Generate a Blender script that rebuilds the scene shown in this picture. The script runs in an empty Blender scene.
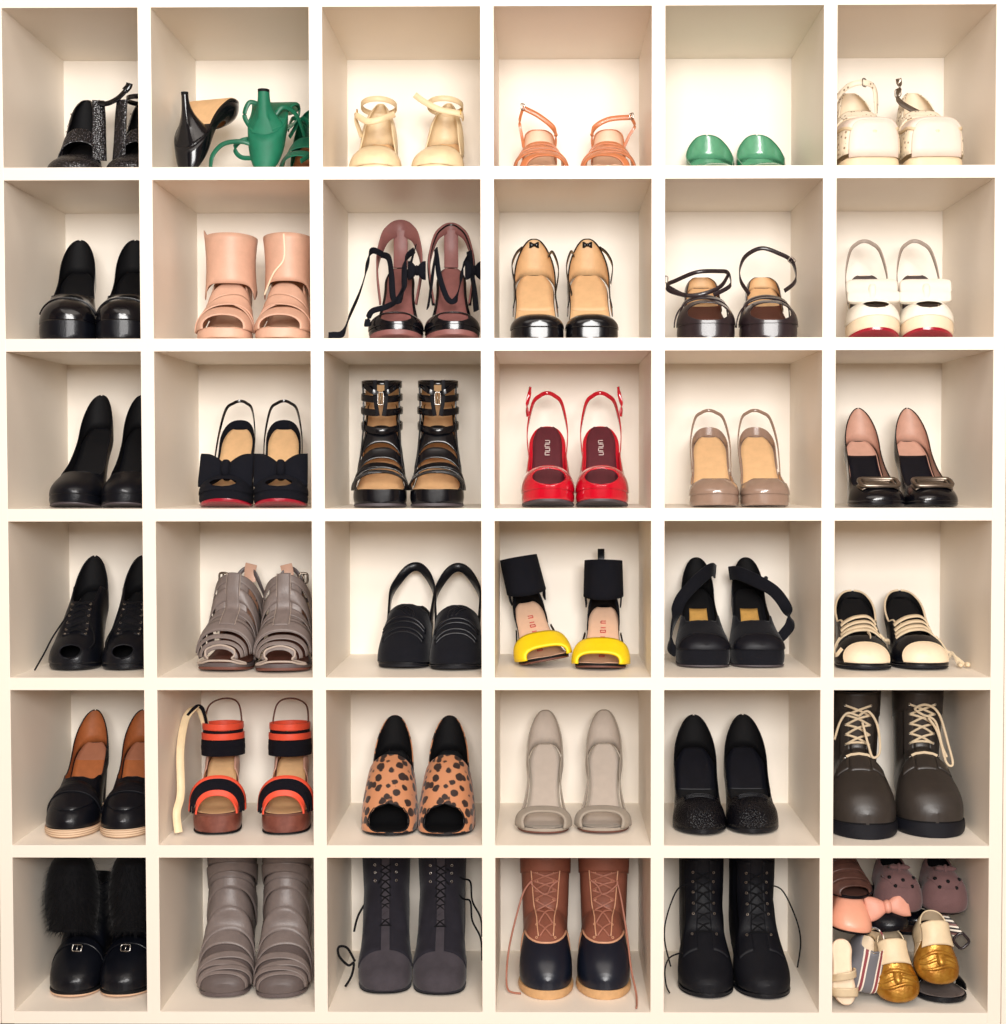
import bpy, bmesh, math, random
from mathutils import Vector, Matrix
PI = math.pi
C = bpy.context.scene.collection
rnd = random.Random(7)

# ------------------------------------------------------------------ materials
def lin(c):
    return tuple((x / 12.92 if x <= .04045 else ((x + .055) / 1.055) ** 2.4) for x in [v / 255 for v in c])

class NT:
    def __init__(s, name):
        s.m = bpy.data.materials.new(name); s.m.use_nodes = True
        s.t = s.m.node_tree; s.b = s.t.nodes['Principled BSDF']
    def n(s, typ, **kw):
        nd = s.t.nodes.new(typ)
        for k, v in kw.items():
            if k[0] == '_': setattr(nd, k[1:], v)
            else: nd.inputs[k.replace('__', ' ')].default_value = v
        return nd
    def l(s, a, b): s.t.links.new(a, b)
    def coord(s): return s.n('ShaderNodeTexCoord').outputs['Object']

def mat(name, rgb, rough=.5, metal=0, coat=0, var=.12, vs=60, bump=.15, bs=350, spec=.5, sheen=0, kind='noise', rgb2=None):
    k = NT(name); co = k.coord(); b = k.b
    c1 = lin(rgb); c2 = lin(rgb2) if rgb2 else tuple(x * (1 - var) for x in c1)
    n1 = k.n('ShaderNodeTexNoise', Scale=vs, Detail=4.0, Roughness=.6); k.l(co, n1.inputs['Vector'])
    rp = k.n('ShaderNodeValToRGB'); k.l(n1.outputs['Fac'], rp.inputs['Fac'])
    e = rp.color_ramp.elements
    e[0].position, e[1].position = .35, .65
    e[0].color = (*c2, 1); e[1].color = (*c1, 1)
    k.l(rp.outputs['Color'], b.inputs['Base Color'])
    b.inputs['Roughness'].default_value = rough; b.inputs['Metallic'].default_value = metal
    b.inputs['Coat Weight'].default_value = coat; b.inputs['Coat Roughness'].default_value = .06
    b.inputs['Specular IOR Level'].default_value = spec
    b.inputs['Sheen Weight'].default_value = sheen; b.inputs['Sheen Roughness'].default_value = .4
    src = None
    if kind == 'noise':
        n2 = k.n('ShaderNodeTexNoise', Scale=bs, Detail=3.0); k.l(co, n2.inputs['Vector']); src = n2.outputs['Fac']
    elif kind == 'cells':
        n2 = k.n('ShaderNodeTexVoronoi', Scale=bs); k.l(co, n2.inputs['Vector']); src = n2.outputs['Distance']
    elif kind == 'weave':
        n2 = k.n('ShaderNodeTexWave', Scale=bs, Distortion=.3, _bands_direction='Z'); k.l(co, n2.inputs['Vector']); src = n2.outputs['Fac']
    if src is not None and bump:
        bp = k.n('ShaderNodeBump', Strength=bump, Distance=.002); k.l(src, bp.inputs['Height'])
        k.l(bp.outputs['Normal'], b.inputs['Normal'])
    return k.m

def mat_leopard():
    k = NT('leopard_print'); co = k.coord()
    nz = k.n('ShaderNodeTexNoise', Scale=90, Detail=2.0); k.l(co, nz.inputs['Vector'])
    mx = k.n('ShaderNodeMix', _data_type='VECTOR', Factor=.007); k.l(co, mx.inputs['A']); k.l(nz.outputs['Color'], mx.inputs['B'])
    vo = k.n('ShaderNodeTexVoronoi', Scale=58, Randomness=.8); k.l(mx.outputs['Result'], vo.inputs['Vector'])
    rp = k.n('ShaderNodeValToRGB'); k.l(vo.outputs['Distance'], rp.inputs['Fac'])
    e = rp.color_ramp.elements
    e[0].position, e[0].color = .40, (*lin((40, 22, 18)), 1)
    e[1].position, e[1].color = .47, (*lin((192, 130, 90)), 1)
    k.l(rp.outputs['Color'], k.b.inputs['Base Color']); k.b.inputs['Roughness'].default_value = .6
    k.b.inputs['Sheen Weight'].default_value = .2
    return k.m

def mat_stripes(name, cols, scale, axis='X', rough=.6, rot=0.):
    """cols: list of (position, rgb) repeated along one object axis"""
    k = NT(name); co = k.coord()
    mp = k.n('ShaderNodeMapping'); k.l(co, mp.inputs['Vector']); mp.inputs['Rotation'].default_value = (0, rot, 0)
    sp = k.n('ShaderNodeSeparateXYZ'); k.l(mp.outputs['Vector'], sp.inputs['Vector'])
    m1 = k.n('ShaderNodeMath', _operation='MULTIPLY'); k.l(sp.outputs[axis], m1.inputs[0]); m1.inputs[1].default_value = scale
    m2 = k.n('ShaderNodeMath', _operation='FRACT'); k.l(m1.outputs[0], m2.inputs[0])
    rp = k.n('ShaderNodeValToRGB'); rp.color_ramp.interpolation = 'CONSTANT'; k.l(m2.outputs[0], rp.inputs['Fac'])
    el = rp.color_ramp.elements
    while len(el) < len(cols): el.new(.5)
    for e, (p, c) in zip(el, cols): e.position = p; e.color = (*lin(c), 1)
    k.l(rp.outputs['Color'], k.b.inputs['Base Color']); k.b.inputs['Roughness'].default_value = rough
    return k.m

def mat_speckle(name, base, dot, scale, thr, rough=.4, metal_dots=False):
    k = NT(name); co = k.coord()
    vo = k.n('ShaderNodeTexVoronoi', Scale=scale, Randomness=.7); k.l(co, vo.inputs['Vector'])
    rp = k.n('ShaderNodeValToRGB'); k.l(vo.outputs['Distance'], rp.inputs['Fac'])
    e = rp.color_ramp.elements
    e[0].position, e[0].color = thr, (*lin(dot), 1); e[1].position, e[1].color = thr + .06, (*lin(base), 1)
    k.l(rp.outputs['Color'], k.b.inputs['Base Color']); k.b.inputs['Roughness'].default_value = rough
    bp = k.n('ShaderNodeBump', Strength=.5, Distance=.002); k.l(vo.outputs['Distance'], bp.inputs['Height'])
    k.l(bp.outputs['Normal'], k.b.inputs['Normal'])
    return k.m

# ------------------------------------------------------------------ mesh core (shoe units: cm; toe tip at y=0, heel at +y)
ROOT = [None]; MIR = [1]

def build(name, verts, faces, mats, parent=None, smooth=True, solid=0, off=1, merge=.002, sharp=None, flip=False, recalc=False, scale=.01, mi=None, sub=0):
    m = MIR[0] if scale == .01 else 1
    bm = bmesh.new()
    vs = [bm.verts.new((v[0] * scale * m, v[1] * scale, v[2] * scale)) for v in verts]
    for i, f in enumerate(faces):
        idx = list(dict.fromkeys(f))
        if len(idx) < 3: continue
        try:
            fc = bm.faces.new([vs[q] for q in idx])
            if mi: fc.material_index = mi[i]
        except ValueError: pass
    if merge: bmesh.ops.remove_doubles(bm, verts=bm.verts, dist=merge * scale)
    bad = [f for f in bm.faces if f.calc_area() < 1e-12]
    if bad: bmesh.ops.delete(bm, geom=bad, context='FACES')
    if recalc: bmesh.ops.recalc_face_normals(bm, faces=bm.faces)
    elif (m < 0) != flip: bmesh.ops.reverse_faces(bm, faces=bm.faces)
    for f in bm.faces: f.smooth = smooth
    me = bpy.data.meshes.new(name); bm.to_mesh(me); bm.free()
    if smooth and sharp: me.set_sharp_from_angle(angle=math.radians(sharp))
    o = bpy.data.objects.new(name, me); C.objects.link(o)
    for x in (mats if isinstance(mats, (list, tuple)) else [mats]): me.materials.append(x)
    o.parent = parent if parent is not None else ROOT[0]
    if solid:
        md = o.modifiers.new('thickness', 'SOLIDIFY'); md.thickness = solid * .01; md.offset = off
        md.material_offset = 1 if len(me.materials) > 1 else 0
        md.use_even_offset = False
    if sub:
        md = o.modifiers.new('smooth', 'SUBSURF'); md.levels = md.render_levels = sub
    return o

def gridmesh(rows, cu=False, cv=False, skip=None, base=0):
    R, K = len(rows), len(rows[0]); vs = [p for r in rows for p in r]; fs = []
    for i in range(R if cu else R - 1):
        for j in range(K if cv else K - 1):
            if skip is not None and j == skip: continue
            a, b = i, (i + 1) % R; c, d = j, (j + 1) % K
            fs.append((base + a * K + c, base + a * K + d, base + b * K + d, base + b * K + c))
    return vs, fs

class MB:
    """collects several pieces into one mesh"""
    def __init__(s): s.v = []; s.f = []; s.mi = []
    def add(s, vf, mi=0):
        b = len(s.v); s.v += vf[0]; s.f += [tuple(i + b for i in f) for f in vf[1]]; s.mi += [mi] * len(vf[1]); return s
    def build(s, name, mats, parent=None, **kw): return build(name, s.v, s.f, mats, parent, mi=s.mi, **kw)

def ip(tab, x):
    if x <= tab[0][0]: return tab[0][1]
    if x >= tab[-1][0]: return tab[-1][1]
    for i in range(len(tab) - 1):
        x0, y0 = tab[i]; x1, y1 = tab[i + 1]
        if x <= x1:
            h = x1 - x0; u = (x - x0) / h; d = (y1 - y0) / h
            def sl(j):
                if j <= 0 or j >= len(tab) - 1: return d
                a = (tab[j][1] - tab[j - 1][1]) / (tab[j][0] - tab[j - 1][0]); b = (tab[j + 1][1] - tab[j][1]) / (tab[j + 1][0] - tab[j][0])
                return 0 if a * b <= 0 else 2 * a * b / (a + b)
            m0, m1 = sl(i), sl(i + 1)
            return y0 * (2 * u**3 - 3 * u * u + 1) + h * m0 * (u**3 - 2 * u * u + u) + y1 * (3 * u * u - 2 * u**3) + h * m1 * (u**3 - u * u)

def cr(pts, n=6, closed=False):
    P = [Vector(p) for p in pts]; out = []; N = len(P)
    for i in range(N if closed else N - 1):
        g = (lambda q: P[q % N]) if closed else (lambda q: P[max(0, min(N - 1, q))])
        a, b, c, d = g(i - 1), g(i), g(i + 1), g(i + 2)
        for k in range(n):
            u = k / n
            out.append(.5 * (2 * b + (c - a) * u + (2 * a - 5 * b + 4 * c - d) * u * u + (3 * b - a - 3 * c + d) * u**3))
    if not closed: out.append(P[-1])
    return out

def tubem(pts, r, closed=False, k=8, flat=1.):
    P = [Vector(p) for p in pts]; N = len(P); rows = []
    up = Vector((.13, .31, .94)); prev = None
    for i in range(N):
        a = P[(i - 1) % N] if closed or i else P[0]; b = P[(i + 1) % N] if closed or i < N - 1 else P[-1]
        t = b - a
        t = t.normalized() if t.length > 1e-9 else Vector((0, 1, 0))
        u = (prev if prev is not None else up); u = u - t * u.dot(t)
        if u.length < 1e-6: u = t.orthogonal()
        u.normalize(); prev = u; w = t.cross(u)
        rr = r(i / (N - 1)) if callable(r) else r
        rows.append([P[i] + (u * math.cos(q) * flat + w * math.sin(q)) * rr for q in [2 * PI * j / k for j in range(k)]])
    vs, fs = gridmesh(rows, closed, True)
    if not closed:
        fs = fs + [tuple(range(k)), tuple(reversed(range((N - 1) * k, N * k)))]
    return vs, fs

def tube(name, pts, r, m, parent=None, closed=False, k=8, flat=1.):
    return build(name, *tubem(pts, r, closed, k, flat), m, parent, recalc=True, merge=0)

def ribbonm(pts, wid, th, up=(0, 0, 1), closed=False):
    """flat strap along a path; up = width direction (one vector, or one per point)"""
    P = [Vector(p) for p in pts]; N = len(P); rows = []
    for i in range(N):
        a = P[(i - 1) % N] if closed or i else P[0]; b = P[(i + 1) % N] if closed or i < N - 1 else P[-1]
        t = (b - a); t = t.normalized() if t.length > 1e-9 else Vector((0, 1, 0))
        u = Vector(up[i] if isinstance(up, list) else up); u = u - t * u.dot(t)
        if u.length < 1e-4: u = t.orthogonal()
        u.normalize(); n = t.cross(u)
        w = (wid(i / max(1, N - 1)) if callable(wid) else wid) / 2; h = th / 2
        rows.append([P[i] + u * x * w + n * y * h for x, y in [(-1, -.5), (-.93, -1), (0, -1.15), (.93, -1), (1, -.5), (1, .5), (.93, 1), (0, 1.15), (-.93, 1), (-1, .5)]])
    vs, fs = gridmesh(rows, closed, True); k = 10
    if not closed: fs = fs + [tuple(range(k)), tuple(reversed(range((N - 1) * k, N * k)))]
    return vs, fs

def ribbon(name, pts, wid, th, m, parent=None, up=(0, 0, 1), closed=False):
    return build(name, *ribbonm(pts, wid, th, up, closed), m, parent, recalc=True, merge=0, sharp=60)

def lathem(prof, c=(0, 0, 0), k=16, ax='z'):
    rows = []
    for r, h in prof:
        row = []
        for j in range(k):
            q = 2 * PI * j / k; x, y = r * math.cos(q), r * math.sin(q)
            p = {'z': (x, y, h), 'y': (x, h, y), 'x': (h, x, y)}[ax]
            row.append((p[0] + c[0], p[1] + c[1], p[2] + c[2]))
        rows.append(row)
    vs, fs = gridmesh(rows, False, True)
    fs = fs + [tuple(range(k)), tuple(range((len(prof) - 1) * k, len(prof) * k))]
    return vs, fs

def frame_ring(c, w, h, r, ux=(1, 0, 0), uz=(0, 0, 1)):
    """rounded rectangular wire frame (buckle)"""
    c = Vector(c); ux = Vector(ux); uz = Vector(uz); pts = []
    for sx, sz, q0 in ((1, 1, 0), (-1, 1, 90), (-1, -1, 180), (1, -1, 270)):
        for d in (0, 45, 90):
            q = math.radians(q0 + d); rr = min(w, h) * .25
            pts.append(c + ux * (sx * (w / 2 - rr) + rr * math.cos(q)) + uz * (sz * (h / 2 - rr) + rr * math.sin(q)))
    return tubem(pts, r, True, 6)

def superball(c, r, e=2.5, nu=14, nv=18):
    rows = []
    for i in range(nu + 1):
        a = PI * i / nu; row = []
        for j in range(nv):
            b = 2 * PI * j / nv
            f = lambda v: math.copysign(abs(v) ** (2 / e), v)
            row.append((c[0] + r[0] * f(math.sin(a)) * f(math.cos(b)), c[1] + r[1] * f(math.sin(a)) * f(math.sin(b)), c[2] + r[2] * f(math.cos(a))))
        rows.append(row)
    return gridmesh(rows, False, True)

# ------------------------------------------------------------------ shoe last
HP = [(0, .7), (.03, 1.5), (.08, 2.3), (.16, 3.2), (.28, 4.3), (.42, 5.6), (.58, 6.9), (.75, 7.4), (.9, 7.2), (1, 6.8)]
NP = [(0, 2.3), (.35, 2.3), (.65, 2.6), (.85, 2.9), (1, 3.2)]
def sm(k): k = max(0, min(1, k)); return k * k * (3 - 2 * k)

class Last:
    def __init__(s, L=19, W=4.7, Wh=2.9, h=13, p=1.2, toe=2.1, sb=.30, ts=.5, H=HP, n=NP, th=.5, wedge=False, s0=.34, s1=1.07, toeoff=.35, waist=.25, hk=1.):
        W = W * .965
        s.__dict__.update(locals()); s.H = [(a, b * hk) for a, b in H]
        s.sh = 1 - Wh * 1.15 / L
    def hw(s, q):
        q = max(0, min(1, q))
        if q < s.sb: e = (s.sb - q) / s.sb; return s.W * max(0, 1 - e ** s.toe) ** (1 / s.toe)
        if q > s.sh: e = (q - s.sh) / (1 - s.sh); return s.Wh * max(0, 1 - e ** 2.2) ** (1 / 2.2)
        k = (q - s.sb) / (s.sh - s.sb); return s.W + (s.Wh - s.W) * sm(k) - s.waist * math.sin(PI * k)
    def xc(s, q): e = max(0, (s.sb + .15 - q) / (s.sb + .15)); return s.toeoff * e * e
    def bed(s, q):
        z = s.p + s.ts * max(0, (s.s0 - q) / s.s0) ** 2
        k = max(0, min(1, (q - s.s0) / (s.s1 - s.s0)))
        g = lambda k: .55 * sm(k) + .45 * (k ** 1.25 if k < .8 else .8 ** 1.25 + (1 - .8 ** 1.25) * math.sin((k - .8) / .2 * PI / 2))
        return z + (s.h - s.p) * g(k) / g(min(1, (1 - s.s0) / (s.s1 - s.s0)))
    def thk(s, q):
        if s.wedge: return s.bed(q) - s.ts * max(0, (s.s0 - q) / s.s0) ** 2
        k = sm((q - s.s0 + .04) / .16); return (s.p) * (1 - k) + s.th * k
    def zb(s, q): return max(0, s.bed(q) - s.thk(q))
    def U(s, q, t, o=0.):
        w = s.hw(q); ph = (1 - abs(t)) * PI / 2; n = ip(s.n, q)
        c, sn = max(0, math.cos(ph)) ** (2 / n), max(0, math.sin(ph)) ** (2 / n)
        y = s.L * q
        if q < .1: y -= o * (1 - q / .1)
        if q > .93: y += o * (q - .93) / .07
        return Vector((math.copysign((w + (o if w > .05 else 0)) * c, t) + s.xc(q), y, s.bed(q) + (ip(s.H, q) + o) * sn))

def ssamp(s0, s1, n, brk=()):
    S = set()
    for i in range(n + 1): S.add(round((1 - math.cos(PI * i / n)) / 2, 5))
    for b in brk:
        for d in (-.02, -.008, -.002, 0, .002, .006, .014, .025, .04): S.add(round(b + d, 5))
    return [s0] + sorted(x for x in S if s0 + 1e-4 < x < s1 - 1e-4) + [s1]

def peep_a(a, tp, sp):
    return lambda q: max(a(q), tp * math.sqrt(max(0, 1 - (q / sp) ** 2)) if q < sp else 0)
def tabf(tab): return lambda q: ip(tab, q)
ZT = [(.5, 2.8), (.6, 2.6), (.75, 2.6), (.84, 3.5), (.9, 4.5), (.95, 5.4), (.98, 5.8), (1, 6.0)]
def ztop(la, k=1.):
    """angular topline that follows a height above the footbed"""
    def f(q):
        H = ip(la.H, q); n = ip(la.n, q); r = min(.999, ip(ZT, q) * k / H)
        return 1 - math.asin(r ** (n / 2)) / (PI / 2)
    return f
def mixtop(la, tab, k=1., lo=.45, hi=.6):
    g = ztop(la, k)
    def f(q):
        u = sm((q - lo) / (hi - lo)); return ip(tab, q) * (1 - u) + g(q) * u if u < 1 else g(q)
    return f

def cover(la, name, mats, a=lambda q: 0, s0=0, s1=1, o=0, solid=.14, brk=(), nt=12, ns=36, parent=None):
    rows = []
    for q in ssamp(s0, s1, ns, brk):
        aq = min(.999, max(0, a(q)))
        rows.append([la.U(q, -(1 - (1 - aq) * j / nt), o) for j in range(nt + 1)] + [la.U(q, aq + (1 - aq) * j / nt, o) for j in range(nt + 1)])
    return build(name, *gridmesh(rows, skip=nt), mats, parent, solid=solid)

def rim(la, name, m, a, s0, s1, r=.11, o=.08, parent=None, n=30):
    S = [s0 + (s1 - s0) * (1 - math.cos(PI * i / n)) / 2 for i in range(n + 1)]
    if a(s0) > a(s1) + .02: S = S[::-1]
    pts = [la.U(q, -a(q), o) for q in reversed(S)] + [la.U(q, a(q), o) for q in S]
    return tube(name, pts, r, m, parent, k=6)

def patch(la, name, mats, sa, sb, t0=-1, t1=1, o=.05, solid=.14, ns=8, nt=28, parent=None, ot=None):
    """band of the foot surface: s from sa(t) to sb(t)"""
    fa = sa if callable(sa) else (lambda t: sa); fb = sb if callable(sb) else (lambda t: sb)
    rows = []
    for i in range(ns + 1):
        row = []
        for j in range(nt + 1):
            t = t0 + (t1 - t0) * j / nt; q = fa(t) + (fb(t) - fa(t)) * i / ns
            row.append(la.U(max(0, min(1, q)), t, o + (ot(t) if ot else 0)))
        rows.append(row)
    return build(name, *gridmesh(rows), mats, parent, solid=solid)

def band(la, name, mats, s, w, t0=-1, t1=1, skew=0, arch=0, **kw):
    """strap across the foot; centre s, width w (cm), skew = slant, arch = bow towards the toe at the middle"""
    h = w / la.L / 2
    c = lambda t: s + skew * t + arch * (1 - t * t)
    return patch(la, name, mats, lambda t: c(t) - h, lambda t: c(t) + h, t0, t1, **kw)

SEC = [(-1, 1), (-1.015, .8), (-1.02, .5), (-1.0, .2), (-.95, .04), (-.8, 0), (0, 0), (.8, 0), (.95, .04), (1., .2), (1.02, .5), (1.015, .8), (1, 1), (0, 1)]
def slab(la, name, m, top, bot, k=1., s0=0, s1=1, parent=None, n=44, sec=SEC, ext=0, brk=()):
    rows = []
    for q in ssamp(s0, s1, n, brk):
        w = la.hw(q) * k; w = w + (ext if w > .05 else 0); zt, z0 = top(q), bot(q); x0 = la.xc(q)
        y = la.L * q + (-ext * (1 - q / .1) if q < .1 else ext * (q - .93) / .07 if q > .93 else 0)
        rows.append([(x0 + w * a, y, z0 + (zt - z0) * b) for a, b in sec])
    vs, fs = gridmesh(rows, False, True); K = len(sec)
    fs = fs + [tuple(range(K)), tuple(reversed(range((len(rows) - 1) * K, len(rows) * K)))]
    return build(name, vs, fs, m, parent, recalc=True, sharp=50)

def sole(la, m, mo=None, k=1.0, ot=.3, ext=0, name='platform_sole'):
    f = la.zb
    if mo:
        slab(la, name, m, la.bed, lambda q: min(la.bed(q) - .05, f(q) + ot * .9), k, ext=ext)
        slab(la, 'outsole', mo, lambda q: min(la.bed(q) - .04, f(q) + ot), f, k * .985, ext=ext)
    else: slab(la, name, m, la.bed, f, k, ext=ext)

def insole(la, m, k=.93, o=.04, s0=.012, s1=.985, name='insole', solid=.06, n=7):
    rows = []
    for q in ssamp(s0, s1, 36):
        w = la.hw(q) * k
        rows.append([(la.xc(q) + w * (2 * j / n - 1), la.L * q, la.bed(q) + o + .12 * (2 * j / n - 1) ** 4) for j in range(n + 1)])
    return build(name, *gridmesh(rows), m, solid=solid)

def heel(la, m, tip=(.5, .55), top=.74, cy=.93, mid=None, name='heel', cap=None, zt=None, flare=1.6):
    """loft from the heel seat to a tip of half-size tip"""
    L = la.L; yt = L * cy - .2; K = 24
    y0, y1 = L * top, L * 1.0
    rows = []
    for i in range(15):
        f = i / 14; g = 1 - (1 - f) ** flare if flare > 0 else f
        row = []
        for j in range(K):
            q = 2 * PI * j / K; cx, sy = math.cos(q), math.sin(q)
            ty = (y0 + y1) / 2 + (y1 - y0) / 2 * sy
            sq = ty / L; tx = min(la.Wh * .97, la.hw(min(sq, .999)) if sy > .2 else 99) * cx if sy > .2 else la.hw(la.sh) * .97 * cx
            if sy > .75: tx = la.Wh * .97 * math.copysign(abs(cx) ** .75, cx) * .98
            tz = la.bed(min(1, sq)) - la.th * .5
            bx, by = tip[0] * cx, yt + tip[1] * sy
            row.append((tx + (bx - tx) * g, ty + (by - ty) * g, tz * (1 - f)))
        rows.append(row)
    vs, fs = gridmesh(rows, False, True)
    fs = fs + [tuple(range(K)), tuple(reversed(range(14 * K, 15 * K)))]
    o = build(name, vs, fs, m, recalc=True, sharp=60)
    if cap:
        build('heel_tip', *lathem([(max(tip) * 1.02, 0), (max(tip) * 1.02, .5)], (0, yt, 0), 16), cap, recalc=True, sharp=40, parent=o)
    return o

def sling(la, m, sa=.6, ta=.93, zt=5.6, wid=.8, back=1.03, name='slingback_strap', th=.16, mid=.6, wide=1.05, dx=0, dz=0):
    P0 = la.U(sa, ta, .05); L = la.L
    W1 = la.Wh * wide
    R = [P0, Vector((W1 * 1.02 + .15, L * (sa + (back - sa) * .5), la.bed(.8) + zt * mid * .8)), Vector((W1 * .78, L * (sa + (back - sa) * .8), la.bed(1) + zt * .66)), Vector((W1 * .38, L * (back - .025), la.bed(1) + zt * .92)), Vector((dx, L * back, la.bed(1) + zt + dz))]
    Lh = [Vector((-p.x + 2 * la.xc(.6), p.y, p.z)) for p in R[:-1]]
    pts = cr(Lh + [R[-1]] + list(reversed(R[:-1])), 7)
    return ribbon(name, pts, wid, th, m)

def loop(name, c, rx, ry, m, wid=.8, th=.16, tilt=0, z_l=0, z_r=0, q0=0, q1=360, n=36, parent=None, bulge=0):
    """horizontal ring strap round the ankle; z offsets lift its sides, tilt lifts its back"""
    pts = []
    full = abs(q1 - q0) >= 360
    for i in range(n if full else n + 1):
        q = math.radians(q0 + (q1 - q0) * i / n)
        x, y = rx * math.cos(q), ry * math.sin(q)
        pts.append((c[0] + x, c[1] + y, c[2] + tilt * math.sin(q) + (z_r * max(0, math.cos(q)) + z_l * max(0, -math.cos(q)))))
    return ribbon(name, pts, wid, th, m, parent, closed=full)

def buckle(c, w, h, m, ux=(1, 0, 0), uz=(0, 0, 1), r=.1, parent=None, bar=True):
    b = MB().add(frame_ring(c, w, h, r, ux, uz))
    if bar:
        c = Vector(c); b.add(tubem([c - Vector(uz) * h / 2, c + Vector(uz) * h / 2], r * .8, k=6))
    return b.build('buckle', m, parent, recalc=True, merge=0)

# ------------------------------------------------------------------ boots: rings swept from the toe through the instep up the shaft
class Boot:
    def __init__(s, la, ht=16, Hs=None, wa=3.5, wt=4.2, fy=.56, lean=0, sarch=.42, hb=.3):
        s.la = la; L = la.L; h = la.h
        Hs = Hs or [(0, 1.6), (.03, 2.6), (.08, 3.6), (.16, 4.6), (.28, 5.9), (.42, 7.6)]
        K = []
        for q in [0, .004, .012, .028, .055, .09, .14, .2, .27, .34, sarch]:
            K.append((L * q, la.bed(q), L * q + .35 * q * L * .12, la.bed(q) + ip(Hs, q), la.hw(q), la.xc(q), .30))
        b, T0 = la.bed, la.bed(sarch) + ip(Hs, sarch); zi = h + 10.5
        K.append((L * .60, b(.60), L * (fy - .05), T0 + (zi - T0) * .45, max(wa, la.hw(.6)) * 1.0, 0, .32))
        K.append((L * .82, b(.82), L * (fy - .005), T0 + (zi - T0) * .8, wa, 0, .38))
        K.append((L * .985, h + hb, L * (fy + .02), zi, wa * .98, 0, .45))
        K.append((L * 1.015, h + 3.2, L * (fy + .03), zi + 1.2, wa, 0, .5))
        for f in (.35, .65, 1.):
            z = h + 3.2 + (ht - 3.2) * f; zf = zi + 1.2 + (h + ht - zi - 1.2) * f
            K.append((L * (.99 - lean * f), z, L * (fy + .03 - .035 * f - lean * f), zf, wa + (wt - wa) * f, 0, .5))
        s.K = K; s.N = len(K) - 1
    def P(s, u):
        u = max(0, min(.99999, u)) * s.N; i = int(u); f = u - i; K = s.K
        g = lambda q: K[max(0, min(s.N, q))]
        a, b, c, d = g(i - 1), g(i), g(i + 1), g(i + 2)
        if i < 3: return [b[j] + (c[j] - b[j]) * f for j in range(7)]
        return [.5 * (2 * b[j] + (c[j] - a[j]) * f + (2 * a[j] - 5 * b[j] + 4 * c[j] - d[j]) * f * f + (3 * b[j] - a[j] - 3 * c[j] + d[j]) * f**3) for j in range(7)]
    def U(s, u, t, o=0.):
        by, bz, ty, tz, w, xc, cf = s.P(u); B = Vector((xc, by, bz)); T = Vector((xc, ty, tz))
        Cn = B + (T - B) * cf; A = (T - Cn) if abs(t) <= .5 else (B - Cn)
        q = PI * abs(t)
        n = 2.25 if abs(t) <= .5 else (2.3 + 3 * max(0, (.5 - cf) / .2))
        sn, cs = abs(math.sin(q)) ** (2 / n), abs(math.cos(q)) ** (2 / n)
        al = A.length; d = A / al if al > 1e-6 else Vector((0, 0, 1))
        p = Cn + d * (al + o) * cs + Vector((math.copysign((w + (o if w > .05 else 0)) * sn, t), 0, 0))
        if u < .1: p.y -= o * (1 - u / .1)
        return p
    def uz(s, z0, z1, n):
        """n parameters evenly spaced in height up the front"""
        out = []
        for i in range(n):
            z = z0 + (z1 - z0) * i / (n - 1); a, b = .35, .999
            for _ in range(30):
                c = (a + b) / 2
                if s.U(c, 0).z < z: a = c
                else: b = c
            out.append(a)
        return out
    def skin(s, name, mats, u0=0, u1=1, o=0, nu=70, nt=36, solid=.16, parent=None, t0=-1, t1=1, edge=None):
        rows = []
        for i in range(nu + 1):
            row = []
            for j in range(nt + 1):
                t = t0 + (t1 - t0) * j / nt
                b = edge(t) if edge else u1; a = u0(t) if callable(u0) else u0
                row.append(s.U(a + (b - a) * i / nu, t, o))
            rows.append(row)
        return build(name, *gridmesh(rows), mats, parent, solid=solid)
    def band(s, name, mats, u, w, t0=-1, t1=1, o=.12, solid=.16, skew=0, arch=0, nt=32, parent=None, nu=5):
        return s.skin(name, mats, u0=lambda t: u + skew * t + arch * (1 - t * t) - w / 2, edge=lambda t: u + skew * t + arch * (1 - t * t) + w / 2, o=o, nu=nu, nt=nt, solid=solid, t0=t0, t1=t1, parent=parent)

SHOES = []
NUDGE = {0: -1.14, 1: 0.29, 9: -0.72, 10: 0.72, 13: -0.78, 14: 0.69, 15: -0.3, 16: 0.3, 17: -0.18, 18: 0.18, 21: -0.42, 22: 0.42, 23: -0.12, 24: 0.12, 25: -0.9, 26: 0.41, 27: -0.18, 28: 0.18, 29: -0.3, 30: 0.3, 31: -0.06, 32: 0.06, 33: -0.24, 34: 0.24, 35: -0.06, 36: 0.06, 37: -0.12, 38: -0.08, 39: -0.78, 40: 0.78, 41: -0.36, 42: 0.36, 45: -0.06, 46: 0.06, 49: -0.06, 50: 0.06, 51: 0.22, 53: -0.06, 54: 0.06, 57: -0.06, 58: 0.06, 59: -0.06, 60: 0.06, 61: 0.45, 62: -0.08, 63: -0.12, 64: 0.12, 65: -0.04, 66: 0.12, 69: -0.24, 70: 0.24}
def shoe(name, cat, label, group, cell, X, Y, yaw, m, fn, z=0, pitch=0, roll=0):
    X += NUDGE.get(len(SHOES), 0)
    r = bpy.data.objects.new(name, None); C.objects.link(r); r.empty_display_size = .02
    r.location = (CX[cell[1] - 1] + X * .01, Y * .01, FZ[cell[0] - 1] + z * .01 + .0004)
    r.rotation_mode = 'XYZ'; r.rotation_euler = (math.radians(pitch), math.radians(roll), math.radians(-yaw))
    r['label'] = label; r['category'] = cat
    if group: r['group'] = group
    SHOES.append(r); ROOT[0] = r; MIR[0] = m; fn(); MIR[0] = 1; ROOT[0] = None
    return r

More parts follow.
